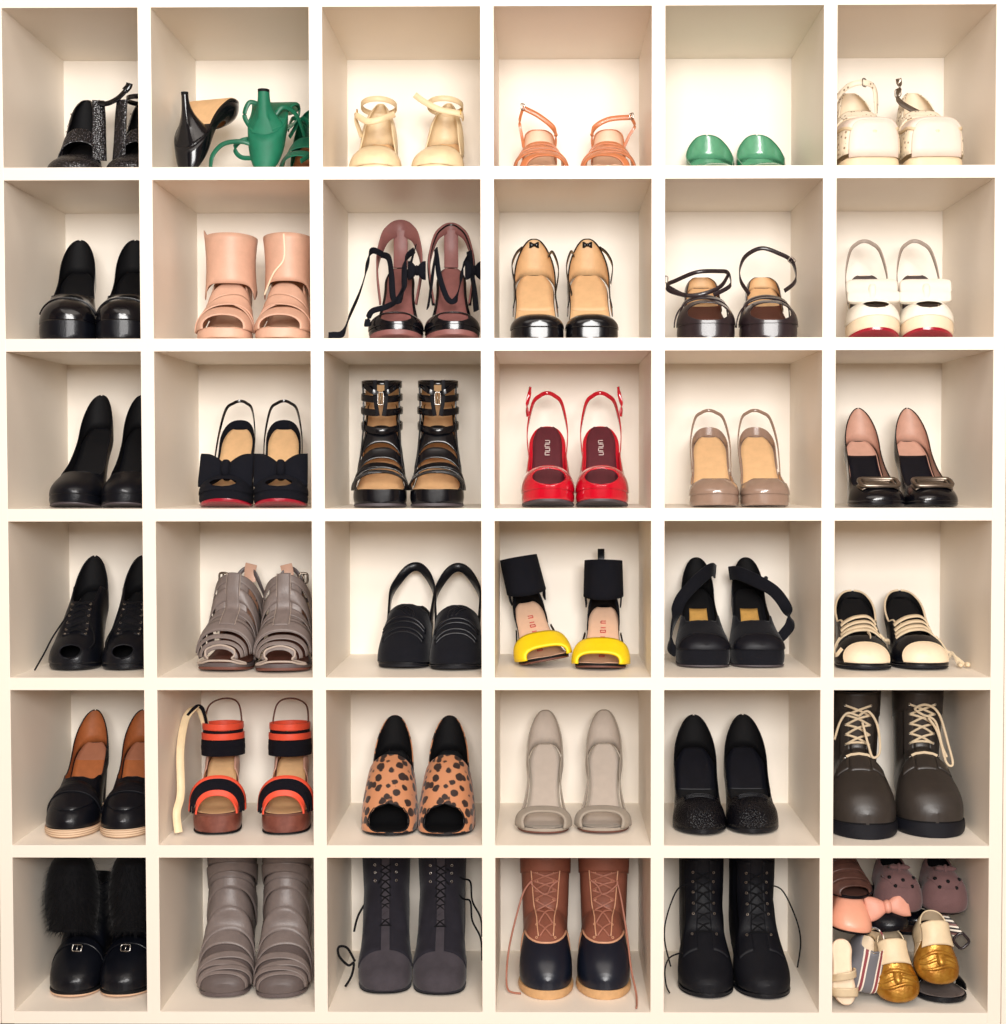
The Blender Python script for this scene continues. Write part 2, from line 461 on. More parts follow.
PT = .29; TH = .0215; TV = .0226
CX = [(-2 * PT - .2532) / 2 + (-PT)] + [(c - 2.5) * PT for c in range(1, 6)]
CX[0] = (-2 * PT + (-2 * PT - .2532)) / 2
FZ = [(3 - r) * PT + TH / 2 for r in range(1, 7)]
# ------------------------------------------------------------------ room and shelf unit
def box(name, x0, x1, y0, y1, z0, z1, m, parent=None, bev=.0012):
    v = [(x, y, z) for z in (z0, z1) for y in (y0, y1) for x in (x0, x1)]
    f = [(0, 2, 3, 1), (4, 5, 7, 6), (0, 1, 5, 4), (2, 6, 7, 3), (0, 4, 6, 2), (1, 3, 7, 5)]
    o = build(name, v, f, m, parent, scale=1, smooth=False, merge=0)
    if bev:
        md = o.modifiers.new('bevel', 'BEVEL'); md.width = bev; md.segments = 2; md.limit_method = 'ANGLE'
    return o
M_shelf = mat('white_lacquered_board', (246, 236, 222), rough=.42, var=.015, vs=8, bump=.02, bs=120)
M_back = mat('white_back_panel', (250, 241, 228), rough=.5, var=.015, vs=6, bump=.02, bs=90)
M_wall = mat('room_wall_paint', (156, 134, 112), rough=.8, var=.03, vs=5, bump=.1, bs=200)
M_floor = mat('wood_floor', (120, 92, 66), rough=.5, var=.2, vs=9)
XL = -2 * PT - .2532; XR = 3 * PT; DEP = .3085
unit = bpy.data.objects.new('shoe_cabinet', None); C.objects.link(unit)
unit.location = (0, 0, -3 * PT - TH / 2 - .001)
unit['label'] = 'white open cabinet of thirty-six square cubbyholes holding the shoes'; unit['category'] = 'shelving unit'
z0u = unit.location.z
def ubox(name, x0, x1, y0, y1, za, zb_, m): return box(name, x0, x1, y0, y1, za - z0u, zb_ - z0u, m, unit, bev=.0008 if name in ('side_panel', 'back_panel') else 0)
zt, zb_ = 3 * PT, -3 * PT
ubox('side_panel', XL - TV / 2, XL + TV / 2, 0, DEP, zb_ - TH / 2, zt + TH / 2, M_shelf)
ubox('side_panel', XR - TV / 2, XR + TV / 2, 0, DEP, zb_ - TH / 2, zt + TH / 2, M_shelf)
for r in range(7):
    z = (3 - r) * PT
    ubox(['top_board', 'shelf', 'shelf', 'shelf', 'shelf', 'shelf', 'bottom_board'][r], XL + TV / 2, XR - TV / 2, .0002, DEP, z - TH / 2, z + TH / 2, M_shelf)
for c in range(1, 6):
    x = (c - 3) * PT
    for r in range(6):
        ubox('divider', x - TV / 2, x + TV / 2, .0002, DEP, (2 - r) * PT + TH / 2, (3 - r) * PT - TH / 2, M_shelf)
ubox('back_panel', XL - TV / 2, XR + TV / 2, DEP, DEP + .006, zb_ - TH / 2, zt + TH / 2, M_back)
FL = zb_ - TH / 2 - .001
def struct(o): o['kind'] = 'structure'; return o
struct(box('floor', -3, 3, -4.2, .4, FL - .1, FL, M_floor, bev=0))
struct(box('wall_back', -3, 3, DEP + .012, .45, FL, 1.75, M_wall, bev=0))
struct(box('wall_left', -3.1, -3, -4.2, .4, FL, 1.75, M_wall, bev=0))
struct(box('wall_right', 3, 3.1, -4.2, .4, FL, 1.75, M_wall, bev=0))
struct(box('wall_rear', -3, 3, -4.3, -4.2, FL, 1.75, M_wall, bev=0))
struct(box('ceiling', -3, 3, -4.2, .4, 1.75, 1.85, M_wall, bev=0))
# the unit is fitted between two built-in trims
struct(box('trim_1', XR + TV / 2 + .0012, XR + TV / 2 + .10, .0005, DEP, FL, 1.2, M_shelf))
struct(box('trim_2', XL - TV / 2 - .10, XL - TV / 2 - .0012, .0005, DEP, FL, 1.2, M_shelf))

# ------------------------------------------------------------------ camera and light
cam = bpy.data.cameras.new('camera'); co = bpy.data.objects.new('camera', cam); C.objects.link(co)
cam.sensor_fit = 'HORIZONTAL'; cam.sensor_width = 36
F_PX = 1400.; cam.lens = 36 * F_PX / 1006
cam.clip_start = .05
yaw_, pit_, rol_ = -0.00762, -0.03125, -0.00129
fw = Vector((math.sin(yaw_) * math.cos(pit_), math.cos(yaw_) * math.cos(pit_), math.sin(pit_)))
rt = fw.cross(Vector((0, 0, 1))).normalized(); up_ = rt.cross(fw)
r2 = rt * math.cos(rol_) + up_ * math.sin(rol_); u2 = up_ * math.cos(rol_) - rt * math.sin(rol_)
co.matrix_world = Matrix(((r2.x, u2.x, -fw.x, .09166), (r2.y, u2.y, -fw.y, -2.38875), (r2.z, u2.z, -fw.z, .07673), (0, 0, 0, 1)))
S0 = 1006
cam.shift_x = -27.926 / S0; cam.shift_y = 1.47657 / S0
bpy.context.scene.camera = co

def area(name, loc, target, sx, sy, power, col):
    l = bpy.data.lights.new(name, 'AREA'); l.shape = 'RECTANGLE'; l.size = sx; l.size_y = sy; l.energy = power; l.color = col
    o = bpy.data.objects.new(name, l); C.objects.link(o); o.location = loc
    o.rotation_euler = (Vector(target) - Vector(loc)).to_track_quat('-Z', 'Y').to_euler(); return o
area('ceiling_lamp', (.0, -1.6, 1.7), (0, -1.6, 0), 2.4, 1.6, 30, (1, .93, .86))
area('frontal_key_light', (.3, -3.8, .85), (0, 0, .1), 1.7, 1.0, 158, (1, .975, .95))  # added frontal key light from an unseen source, no window modelled here
area('spot_lamp', (.35, -2.7, 1.35), (0, 0, .1), .3, .3, 14, (1, .97, .92))
w = bpy.data.worlds.new('world'); bpy.context.scene.world = w; w.use_nodes = True
w.node_tree.nodes['Background'].inputs[0].default_value = (1, .96, .9, 1); w.node_tree.nodes['Background'].inputs[1].default_value = .2
vs_ = bpy.context.scene.view_settings
vs_.view_transform = 'Standard'; vs_.look = 'None'; vs_.exposure = 0.0; vs_.gamma = 1
# ------------------------------------------------------------------ shoe materials
BLK = mat('black_leather', (13, 15, 22), rough=.32, coat=.12, bump=.2, bs=500, var=.25, spec=.22)
BLKM = mat('black_matte_leather', (13, 14, 21), rough=.55, bump=.25, bs=420, var=.2, spec=.22)
PAT = mat('black_patent', (9, 10, 16), rough=.22, coat=.35, spec=.35, bump=.03, bs=120, var=.1)
SUE = mat('black_suede', (14, 15, 23), rough=.9, bump=.3, bs=700, sheen=.12, var=.2, spec=.22)
FAB = mat('black_grosgrain', (14, 16, 26), rough=.85, kind='weave', bs=700, bump=.4, spec=.22)
SATN = mat('black_satin', (18, 19, 27), rough=.45, bump=.1, var=.3, vs=40, spec=.22)
BLIN = mat('black_lining', (11, 11, 14), rough=.7, spec=.22)
CRK = mat('black_croc_leather', (13, 13, 19), rough=.25, kind='cells', bs=330, bump=.9, var=.3, spec=.22)
SEQ = mat_speckle('black_beaded_fabric', (14, 13, 18), (120, 115, 122), 300, .17, rough=.25)  # bead dots brightened so their glitter highlights are painted into the colour
TAN = mat('tan_leather_footbed', (222, 180, 132), rough=.55, var=.1, bs=500)
TAND = mat('cognac_leather_lining', (170, 98, 54), rough=.5, var=.18)
NUDE = mat('nude_leather_footbed', (232, 190, 160), rough=.55, var=.06)
PINKL = mat('pale_pink_lining', (206, 160, 140), rough=.5, var=.1)
BRNL = mat('brown_leather_lining', (104, 60, 48), rough=.55, var=.15)
BURG = mat('burgundy_leather_lining', (138, 88, 84), rough=.5, var=.15)
WINE = mat('wine_leather_insole', (92, 34, 44), rough=.5, var=.15)
RED = mat('red_patent', (196, 12, 38), rough=.12, coat=.9, bump=.03, bs=90, var=.1)
RSOLE = mat('red_lacquered_sole', (160, 22, 44), rough=.22, coat=.4)
GRYS = mat('grey_outsole', (70, 62, 66), rough=.5)
SKIN = mat('nude_pink_leather', (214, 170, 146), rough=.48, var=.08, bump=.1)
CRM = mat('cream_leather', (238, 218, 188), rough=.5, var=.06)
BEIGE = mat('beige_leather', (232, 208, 168), rough=.45, var=.08)
ORG = mat('orange_tan_leather', (204, 122, 76), rough=.35, var=.15, coat=.2)
PEACH = mat('peach_footbed', (236, 200, 172), rough=.55, var=.05)
GRNP = mat('green_patent', (44, 128, 92), rough=.16, coat=.8, var=.2, vs=20, bump=.03)
GRNS = mat('green_suede', (10, 112, 82), rough=.6, var=.15, bump=.2, bs=600)
GRNL = mat('green_strap_leather', (8, 100, 72), rough=.4, var=.2)
MINT = mat('mint_lining', (160, 205, 178), rough=.5)
STUD = mat_speckle('cream_perforated_leather', (238, 224, 200), (150, 128, 104), 110, .22, rough=.5)
WHT = mat('white_leather', (246, 240, 226), rough=.45, var=.03)
WHF = mat('white_grosgrain', (238, 230, 216), rough=.7, kind='weave', bs=500, bump=.3, var=.03)
TAUP = mat('taupe_patent', (150, 124, 108), rough=.2, coat=.7, var=.08, bump=.03)
GREY = mat('grey_leather', (88, 77, 77), rough=.42, var=.15, bump=.25)
GRYST = mat('grey_strap_leather', (124, 112, 108), rough=.42, var=.14, bump=.2)
GSUE = mat('charcoal_suede', (70, 65, 71), rough=.9, var=.25, vs=30, bump=.35, bs=600, sheen=.15, spec=.22)
GSUED = mat('dark_charcoal_suede', (38, 36, 44), rough=.9, var=.25, vs=30, bump=.35, bs=600, sheen=.15, spec=.22)
STON = mat('stone_suede', (190, 177, 165), rough=.8, var=.06, bump=.2, bs=600, sheen=.1)
STOND = mat('stone_suede_vamp', (160, 149, 136), rough=.85, var=.08, bump=.25, bs=600, sheen=.1)
YEL = mat('yellow_leather', (250, 214, 16), rough=.5, var=.06, bump=.1)
BRZ = mat('dark_bronze_leather', (44, 34, 37), rough=.28, coat=.3, var=.1, bump=.04, spec=.35)
CORAL = mat('coral_leather', (232, 84, 58), rough=.38, var=.08)
ELAS = mat('navy_black_elastic', (15, 15, 26), rough=.8, kind='weave', bs=900, bump=.5, spec=.22)
WOOD = mat('brown_stacked_wood', (126, 72, 58), rough=.32, var=.4, vs=35, kind='weave', bs=260, bump=.12, rgb2=(96, 48, 38))
CORK = mat_stripes('striped_stacked_sole', [(0, (214, 190, 160)), (.62, (170, 130, 105))], 260, 'Z')
LEO = mat_leopard()
OLV = mat('dark_brown_boot_leather', (52, 46, 42), rough=.4, var=.15, vs=25, bump=.1, bs=300)
RUB = mat('black_rubber', (19, 20, 27), rough=.55, bump=.1, spec=.22)
LACE = mat('cream_lace_cotton', (240, 218, 184), rough=.8, kind='weave', bs=900, bump=.4, var=.05)
BLACE = mat('black_lace_cotton', (13, 13, 17), rough=.75, kind='weave', bs=900, bump=.4, spec=.22)
DUKB = mat('brown_boot_leather', (140, 84, 66), rough=.48, var=.18, vs=30, bump=.2)
DUKL = mat('brown_lace_leather', (172, 112, 92), rough=.5)
DUKN = mat('navy_rubber', (15, 21, 35), rough=.32, var=.1, bump=.05)
GUM = mat('gum_rubber', (204, 160, 112), rough=.55, var=.12, vs=120)
PIPE = mat('tan_piping', (214, 160, 126), rough=.5)
FUR = mat('black_fur', (5, 5, 9), rough=.85, sheen=.1, var=.4, spec=.22)
TSOL = mat('pale_tan_sole', (214, 176, 146), rough=.55)
SILV = mat('silver_metal', (190, 186, 180), rough=.25, metal=1, var=.1, bump=0)
PEWT = mat('pewter_metal', (140, 128, 116), rough=.3, metal=.9, var=.15, bump=0)
GOLDM = mat('gold_metal', (206, 164, 90), rough=.3, metal=.9, var=.1, bump=0)
GOLD = mat('gold_metallic_leather', (196, 148, 60), rough=.36, metal=.5, var=.35, vs=45, bump=.5, bs=140, rgb2=(160, 104, 26))
WHL = mat('white_label_ink', (236, 222, 214), rough=.6)
REDI = mat('red_print_ink', (214, 82, 78), rough=.6)
MAUV = mat('mauve_brown_suede', (112, 82, 82), rough=.9, var=.15, vs=30, bump=.3, bs=500, sheen=.15)
CSAT = mat('coral_pink_satin', (238, 168, 140), rough=.35, var=.1, vs=25)
PBOW = mat('pink_bow_leather', (226, 160, 138), rough=.5, var=.08)
BRNS = mat('brown_woven_leather', (92, 62, 54), rough=.4, var=.35, vs=60)
STRP = mat_stripes('grey_white_burgundy_stripes', [(0, (112, 112, 118)), (.34, (236, 226, 212)), (.44, (142, 66, 72)), (.62, (236, 226, 212)), (.72, (112, 112, 118))], 38, 'X', rot=.0)
STRB = mat_stripes('brown_white_strap_stripes', [(0, (60, 44, 46)), (.2, (240, 230, 214)), (.4, (34, 30, 34)), (.6, (240, 230, 214)), (.78, (130, 92, 86))], 62, 'Z')
IVRY = mat('ivory_leather', (230, 208, 172), rough=.5, var=.08)
BIND = mat('pale_grey_binding', (176, 160, 148), rough=.5)
# ------------------------------------------------------------------ shared pump pattern
A_PUMP = [(0, 0), (.3, 0), (.33, .3), (.40, .58), (.6, .78), (.75, .72), (.86, .6), (.94, .46), (1, .3)]
def pump(la, up, lining, ins, sm_, so=None, a=A_PUMP, tp=0, sp=.1, hl='stiletto', hm=None, rm=None, nm='upper', tip=(.5, .55), solid=.14, pad=None, s1=1, ext=.05, instep=None, kt=1., lo=.45, hi=.6):
    f = mixtop(la, a, kt, lo, hi); sv = next(x for (x, y), (x2, y2) in zip(a, a[1:]) if y == 0 and y2 > 0)
    g = peep_a(f, tp, sp) if tp else f
    u = cover(la, nm, [up, lining], g, s1=s1, brk=[sv] + ([sp] if tp else []), solid=solid)
    if rm: rim(la, 'topline_binding', rm, f, sv, min(s1, .9999), parent=u)
    sole(la, sm_, so, ext=ext)
    i = insole(la, ins)
    if pad:
        i2 = insole(la, pad, k=.9, o=.16, s0=.62, s1=.975, name='heel_pad', solid=.03)
    if hl: heel(la, hm or up, tip)
    return u

def lacepath(U, us, tw, off=.35, r=.16, m=BLACE, name='lace', cross=True):
    b = MB(); P = lambda u, t: U(u, t, off)
    for i in range(len(us) - 1):
        for sgn in (1, -1):
            a, c = P(us[i], -tw * sgn), P(us[i + 1] if cross else us[i], tw * sgn)
            mid = P((us[i] + us[i + 1]) / 2 if cross else us[i], 0) + Vector((0, -.12 * sgn, .05))
            b.add(tubem(cr([a, mid, c], 4), r, k=6))
            if not cross: break
    return b.build(name, m, recalc=True, merge=0)

def eyelets(U, us, tw, m, off=.2, r=.22):
    for u in us:
        for s in (-1, 1):
            p, q, k = U(u, tw * s, off), U(u + .012, tw * s, off), U(u, tw * s + .03, off)
            a = (q - p).normalized(); c = (k - p).normalized(); c = (c - a * c.dot(a)).normalized()
            build('eyelet', *tubem([p + a * r * math.cos(w) + c * r * math.sin(w) for w in [2 * PI * i / 10 for i in range(10)]], .08, True, 5), m, recalc=True, merge=0)

def bow(c, w, h, d, m, mk=None, name='bow', tilt=0, knot=1., pleat=.13):
    """flat pleated bow: two loops, a knot, short tails; faces -y, leaning back by tilt"""
    b = MB(); R = Matrix.Rotation(math.radians(tilt), 3, 'X'); c = Vector(c)
    for s in (-1, 1):
        rows = []
        for i in range(13):
            f = i / 12; x = s * w / 2 * f; hh = h / 2 * (.32 + .68 * math.sin(min(1, f * 1.25) * PI / 2)); row = []
            for j in range(16):
                q = 2 * PI * j / 16
                dd = d / 2 * (.35 + .75 * math.sin(PI * min(.96, f * .9 + .06)))
                pl = 1 + pleat * math.cos(3 * q) * f
                row.append(c + R @ Vector((x, dd * math.cos(q) * pl, hh * math.sin(q) * (1 - .07 * (1 - f)))))
            rows.append(row)
        vs, fs = gridmesh(rows, False, True); fs = fs + [tuple(range(12 * 16, 13 * 16))]
        b.add((vs, fs))
    o = b.build(name, m, recalc=True)
    kn = superball((0, 0, 0), (w * .1 * knot, d * .75, h * .27), 2.6)
    build('bow_knot', [c + R @ Vector(v) for v in kn[0]], kn[1], mk or m, parent=o, recalc=True)
    return o

# ---------------- row 1
def f_beaded(strap=0):
    la = Last(L=14, W=4.8, Wh=3.0, h=9.6, p=1.8, ts=.3, H=[(0, .9), (.1, 2.2), (.3, 3.2), (.5, 5.4), (.7, 8.2), (.85, 8.8), (1, 8.4)])
    patch(la, 'toe_band', [SEQ, BLIN], lambda t: .0, lambda t: .36 - .08 * t * t, solid=.2, o=.3)
    g = tabf([(.5, .97), (.6, .66), (.72, .40), (.84, .27), (.92, .2), (1, .19)])
    cover(la, 'heel_cup', [SEQ, BLIN], g, s0=.5, solid=.2)
    rim(la, 'heel_cup_binding', PAT, g, .52, .9999, r=.18)
    for q, t in ((.56, .85), (.62, .72), (.70, .5), (.82, .45), (.75, .7), (.7, .9)):
        for s in (1, -1):
            build('bead', *superball(la.U(q, t * s, .25), (.2, .2, .2), 2, 6, 8), SILV, recalc=True)
    patch(la, 'ankle_band', [SEQ, BLIN], lambda t: .50, lambda t: .60, solid=.2, o=.2)
    P = la.U(.66, .62, .3)
    ribbon('ankle_cuff', cr([la.U(.52, .8, .2), la.U(.58, .72, .5) + Vector((0, -.3, 2.2)), la.U(.62, .66, .5) + Vector((.2, -.4, 4.6)), la.U(.64, .6, .4) + Vector((.3, -.4, 6.6))], 6), lambda f: 2.6 - .4 * f, .3, SEQ, up=(1, .3, 0))
    if strap:
        p = la.U(.64, .6, .4) + Vector((.3, -.6, 6.2))
        ribbon('ankle_strap', cr([p, p + Vector((1.6, -.4, -.3)), p + Vector((3.6, -.6, .6)), p + Vector((5.4, -.8, 2.3))], 7), 1.0, .25, PAT, up=(0, .3, 1))
        ribbon('strap_end', cr([p + Vector((5.0, -.8, 2.0)), p + Vector((5.7, -.8, 2.8)), p + Vector((5.9, -.9, 3.4))], 5), 1.2, .3, PAT, up=(.8, 0, -.5))
    else:
        loop('ankle_strap', (0, la.L * .76, la.h + 7.4), 2.9, 3.0, PAT, wid=.9, th=.2)
    sole(la, SEQ); insole(la, BLIN); heel(la, PAT)
shoe('sandal', 'shoe', 'black beaded platform sandal with its ankle strap sticking up, left of its pair', 'pair of black beaded sandals', (1, 1), -3.0, 11.5, -5, 1, lambda: f_beaded(1))
shoe('sandal', 'shoe', 'black beaded platform sandal with closed ankle strap, partly behind the first divider', 'pair of black beaded sandals', (1, 1), 6.3, 11.5, -3, -1, lambda: f_beaded(0))

def f_updown(up, sol, lining, hl_m, hh, tip, L=17, W=4.6, extra=None):
    la = Last(L=L, W=W, Wh=3.2, h=hh, p=.7, ts=.4, th=.45, H=HP if extra else [(0, 1.4), (.1, 3), (.3, 4.4), (.6, 5.2), (.8, 5.4), (1, 5.2)])
    a = A_PUMP if not extra else [(0, .85), (.06, .5), (.3, .5), (.34, .8), (.5, .97), (.6, .9), (.7, .4), (.9, .3), (1, .25)]
    cover(la, 'upper' if not extra else 'heel_cup', [up, lining], tabf(a), brk=[.3], s0=0 if not extra else .62)
    slab(la, 'sole', sol, lambda q: la.zb(q) + .12, la.zb, .96, s1=.74); insole(la, lining)
    slab(la, 'sole_edge', up, la.bed, lambda q: la.zb(q) + .1, 1.03)
    heel(la, hl_m, tip, top=.70, flare=2.6, cap=BLIN)
    if extra: extra(la)
def green_straps(la):
    for s, sk in ((.12, .02), (.24, -.03)):
        band(la, 'toe_strap', [GRNL, MINT], s, 1.2, skew=sk, o=.1)
shoe('pump', 'shoe', 'black patent stiletto pump standing upside down, tan sole and heel up', None, (1, 2), -5.6, 20.4, 17, 1, lambda: f_updown(PAT, TAN, TAN, PAT, 9.6, (.62, .6), L=15), z=16.0, pitch=186)
shoe('sandal', 'shoe', 'green suede sandal standing upside down with a thick heel pointing up', 'green strappy sandals', (1, 2), 5.2, 18.6, 3, 1, lambda: f_updown(GRNS, GRNL, MINT, GRNS, 8.0, (1.0, 1.0), L=14, W=4.2, extra=green_straps), z=14.5, pitch=180)
def f_greenheap():
    la = Last(L=15, W=3.7, Wh=2.9, h=9.5, p=1.6)
    cover(la, 'heel_cup', [GRNS, GRNL], tabf([(.6, .95), (.75, .4), (1, .15)]), s0=.6)
    band(la, 'toe_strap', [GRNS, MINT], .16, 2.6, o=.3); band(la, 'instep_strap', [GRNS, MINT], .42, 2.2, skew=.08, o=.3)
    sole(la, GRNS); insole(la, ORG); heel(la, GRNS, (1.1, 1.1), flare=1.3)
    T = [((-2.5, 1, 5), (-7.0, -3.5, 6.5), (-9.4, -4.6, 5), (-8, -5, 3.0), (-3.5, -5.5, 3)),
         ((-2.4, 6, 9), (.5, 4, 11.8), (2.6, 2, 9), (3.2, 0, 5), (2.0, -3.5, 2.5)),
         ((-3.4, 9, 11), (-1.6, 6, 12.4), (1.2, 6, 11), (2.4, 5, 9)),
         ((-3, -2, 2), (-6.4, -5.4, 5.2), (-10.6, -5.8, 5.4), (-13, -5.6, 3.5), (-13.6, -5.4, 1)),
         ((-5.4, -3.0, 12.6), (-7.0, -3.8, 12.8), (-7.9, -3.8, 10.6), (-6.9, -3.8, 8.6), (-5.6, -3.6, 7.6)),
         ((-2.6, -3, 10.8), (-1.2, -2.6, 12.2), (.6, -1, 11.2), (1.6, 1, 8))]
    for q in T: ribbon('tangled_strap', cr([Vector(p) for p in q], 7), .8, .2, GRNL)
    buckle((-3.4, 0, 9.2), 1, 1.1, GOLDM)
shoe('sandal', 'shoe', 'green suede sandal with tangled straps in the corner, upright beside the raised heel', 'green strappy sandals', (1, 2), 8.9, 11.0, 4, 1, f_greenheap)

def f_beige(side):
    la = Last(L=13.5, W=4.5, Wh=3.3, h=9.2, p=2.2, n=[(0, 2.3), (.5, 2.6), (1, 2.8)], H=[(0, 1), (.1, 2.6), (.3, 4), (.6, 6), (.8, 7.4), (1, 7.6)])
    patch(la, 'toe_band', [BEIGE, CRM], lambda t: .0, lambda t: .30 + .06 * (1 - t * t), solid=.25, o=.2)
    g = tabf([(.5, .97), (.62, .62), (.74, .40), (.82, .28), (.9, .2), (1, .18)])
    cover(la, 'heel_cup', [BEIGE, BEIGE], g, s0=.5, solid=.2); rim(la, 'heel_cup_binding', BEIGE, g, .5, .9999, r=.16)
    R = cr([la.U(.66, -.6, .3), (-3.9, 6.5, la.h + 3.6), (-1.5, 5, la.h + 2.2), (1, 5, la.h + 2.6), (3.2, 7, la.h + 4)], 7) if side > 0 else cr([(-3.8, 8, la.h + 3.2), (-3.4, 6.6, la.h + 3.8), (0, 5.6, la.h + 4.4), (3, 5.4, la.h + 6), (4.6, 5.4, la.h + 7.2)], 7)
    ribbon('ankle_strap', R, 1.1, .25, BEIGE)
    loop('top_strap', (0, la.L * .76, la.h + 6.2), 3.2, 3.3, BEIGE, wid=1.0, th=.22, tilt=-.6)
    buckle((-3.6, 7, la.h + 4.2), .9, 1.3, GOLDM, ux=(0, 1, 0))
    sole(la, BEIGE); insole(la, TAN, k=.96); heel(la, BEIGE, (.7, .7))
shoe('sandal', 'shoe', 'beige ankle-strap platform sandal, left of the beige pair on top shelf', 'pair of beige sandals', (1, 3), -6.2, 10.6, 0, 1, lambda: f_beige(1))
shoe('sandal', 'shoe', 'beige ankle-strap platform sandal with loose strap end, right of the beige pair', 'pair of beige sandals', (1, 3), 4.6, 10.6, 8, -1, lambda: f_beige(-1))

def f_orange(z0, xo):
    la = Last(L=15, W=4.9, Wh=2.9, h=8.2, p=1.4, H=[(0, .9), (.1, 2.4), (.3, 4.2), (.5, 5.2), (.75, 5.5), (1, 4.2)])
    for s, w, sk, ar in ((.12, .9, .04, -.04), (.2, .9, -.05, -.04), (.30, .9, .06, -.03), (.38, .9, -.06, 0), (.46, .8, .03, 0)):
        band(la, 'toe_strap', [ORG, PEACH], s, w, skew=sk, arch=ar, o=.15, solid=.25)
    g = tabf([(.66, .97), (.8, .66), (1, .5)])
    cover(la, 'heel_cup', [ORG, PEACH], g, s0=.66, solid=.18); rim(la, 'heel_cup_binding', ORG, g, .66, .9999, r=.14)
    z = la.h
    R = cr([la.U(.74, .8, .1), (3.0, 10.6, z + 1.4), (2.4, 11.4, z + 3.2), (-.2, 11.6, z + 4.8 + z0 * .4), (-3.0 - xo, 11.4, z + 5.4 + z0)], 7)
    ribbon('ankle_strap', R, .95, .2, ORG)
    ribbon('ankle_strap_end', cr([(-3.0 - xo, 11.4, z + 5.2 + z0), (-3.6 - xo, 11, z + 3.4 + z0 * .5), (-3.2 - xo * .5, 11, z + 1.4), la.U(.74, -.8, .1)], 7), .55, .18, ORG)
    buckle((-3.0 - xo, 11.1, z + 5.5 + z0), .9, 1.1, SILV, ux=(.8, .6, 0))
    sole(la, ORG); insole(la, PEACH, k=.97); heel(la, ORG, (.5, .5))
shoe('sandal', 'shoe', 'orange-tan strappy sandal with high buckled ankle strap, left of its pair', 'pair of orange-tan sandals', (1, 4), -5.2, 8.4, -2.5, 1, lambda: f_orange(1.2, 0))
shoe('sandal', 'shoe', 'orange-tan strappy sandal leaning outward with buckled ankle strap, right of its pair', 'pair of orange-tan sandals', (1, 4), 6.4, 8.4, 3, -1, lambda: f_orange(-.6, 1.2))

def f_green():
    la = Last(L=16, W=4.2, Wh=4.4, h=7.2, p=.8, toe=2.4, s0=.25, H=[(0, 1), (.1, 2.2), (.3, 3), (.6, 3.6), (.8, 4.6), (1, 4.8)], n=[(0, 2.4), (.6, 3), (1, 4)])
    a = [(0, 0), (.30, 0), (.33, .35), (.42, .6), (.6, .8), (.8, .5), (.93, .3), (1, .1)]
    pump(la, GRNP, MINTP, MINTP, GRNP, None, a=a, hl=None, rm=GRNP, kt=.74)
    heel(la, GRNP, (1.6, 1.5), flare=1.2)
MINTP = mat('pale_green_patent_lining', (96, 166, 128), rough=.2, coat=.5, var=.15)
shoe('pump', 'shoe', 'green patent low pump on the top shelf, left of the green two', 'pair of green patent pumps', (1, 5), -2.3, 12.0, 0, 1, f_green)
shoe('pump', 'shoe', 'green patent low pump on the top shelf, right of the green two', 'pair of green patent pumps', (1, 5), 5.7, 12.0, 0, -1, f_green)

SHELL = mat('pale_shell_leather', (232, 214, 200), rough=.5, var=.04)
def f_perf(k):
    la = Last(L=17, W=5.3, Wh=3.4, h=11, p=1.6, toe=4.5, sb=.40, H=[(0, 5.4), (.05, 6.6), (.12, 7.2), (.25, 7.6), (.4, 8.0), (.6, 8), (.8, 7.4), (1, 6.6)], n=[(0, 4), (.4, 3.6), (1, 3.4)])
    patch(la, 'smooth_vamp', [SHELL, WHT], .03, .40, -.62, .62, solid=.25, o=.2); patch(la, 'smooth_toe', [SHELL, WHT], 0, .032, -1, 1, solid=.25, o=.2, nt=40)
    for s in (-1, 1):
        patch(la, 'perforated_side', [STUD, CRM], .032, .46, *sorted((.62 * s, .99 * s)), nt=10, solid=.2)
        ribbon('piping', [la.U(q, .62 * s, .3) for q in [.4 * i / 14 for i in range(15)]], .5, .35, IVRY)
    ribbon('piping', [la.U(.40, -.62 + 1.24 * i / 14, .3) for i in range(15)], .5, .35, IVRY, up=(0, 1, 0))
    g = tabf([(.56, .96), (.7, .5), (.82, .28), (.9, .2), (1, .18)])
    cover(la, 'perforated_heel_cup', [STUD, CRM], g, s0=.56, solid=.2)
    z = la.h
    R = cr([la.U(.66, .7, .2), (3.2, 11, z + 5.4), (1, 9.8, z + 6.4), (-1.6, 10.4, z + 6.0), (-3.3, 12.4, z + 4.4)], 7) if k == 1 else cr([la.U(.66, -.7, .2), (3.8, 10.4, z + 3), (4.2, 9.6, z + 5.5), (4.4, 9.6, z + 7)], 7)
    ribbon('ankle_strap', R, 1., .22, STUD if k == 1 else PEWT)
    patch(la, 'perforated_instep', [STUD, CRM], .46, .58, -.8, .8, o=.2, solid=.2)
    buckle(R[len(R) // 2], 1.2, 1.4, PEWT, ux=(.7, .7, 0))
    sole(la, IVRY); insole(la, CRM); heel(la, CRM, (1.6, 1.5), flare=1.2)
shoe('sandal', 'shoe', 'cream perforated sandal with wide smooth vamp, left of its pair near the divider', 'pair of cream perforated sandals', (1, 6), -6.6, 3.4, -1, 1, lambda: f_perf(1))
shoe('sandal', 'shoe', 'cream perforated sandal with buckled strap hanging loose, right of its pair', 'pair of cream perforated sandals', (1, 6), 4.8, 3.4, -1, -1, lambda: f_perf(2))

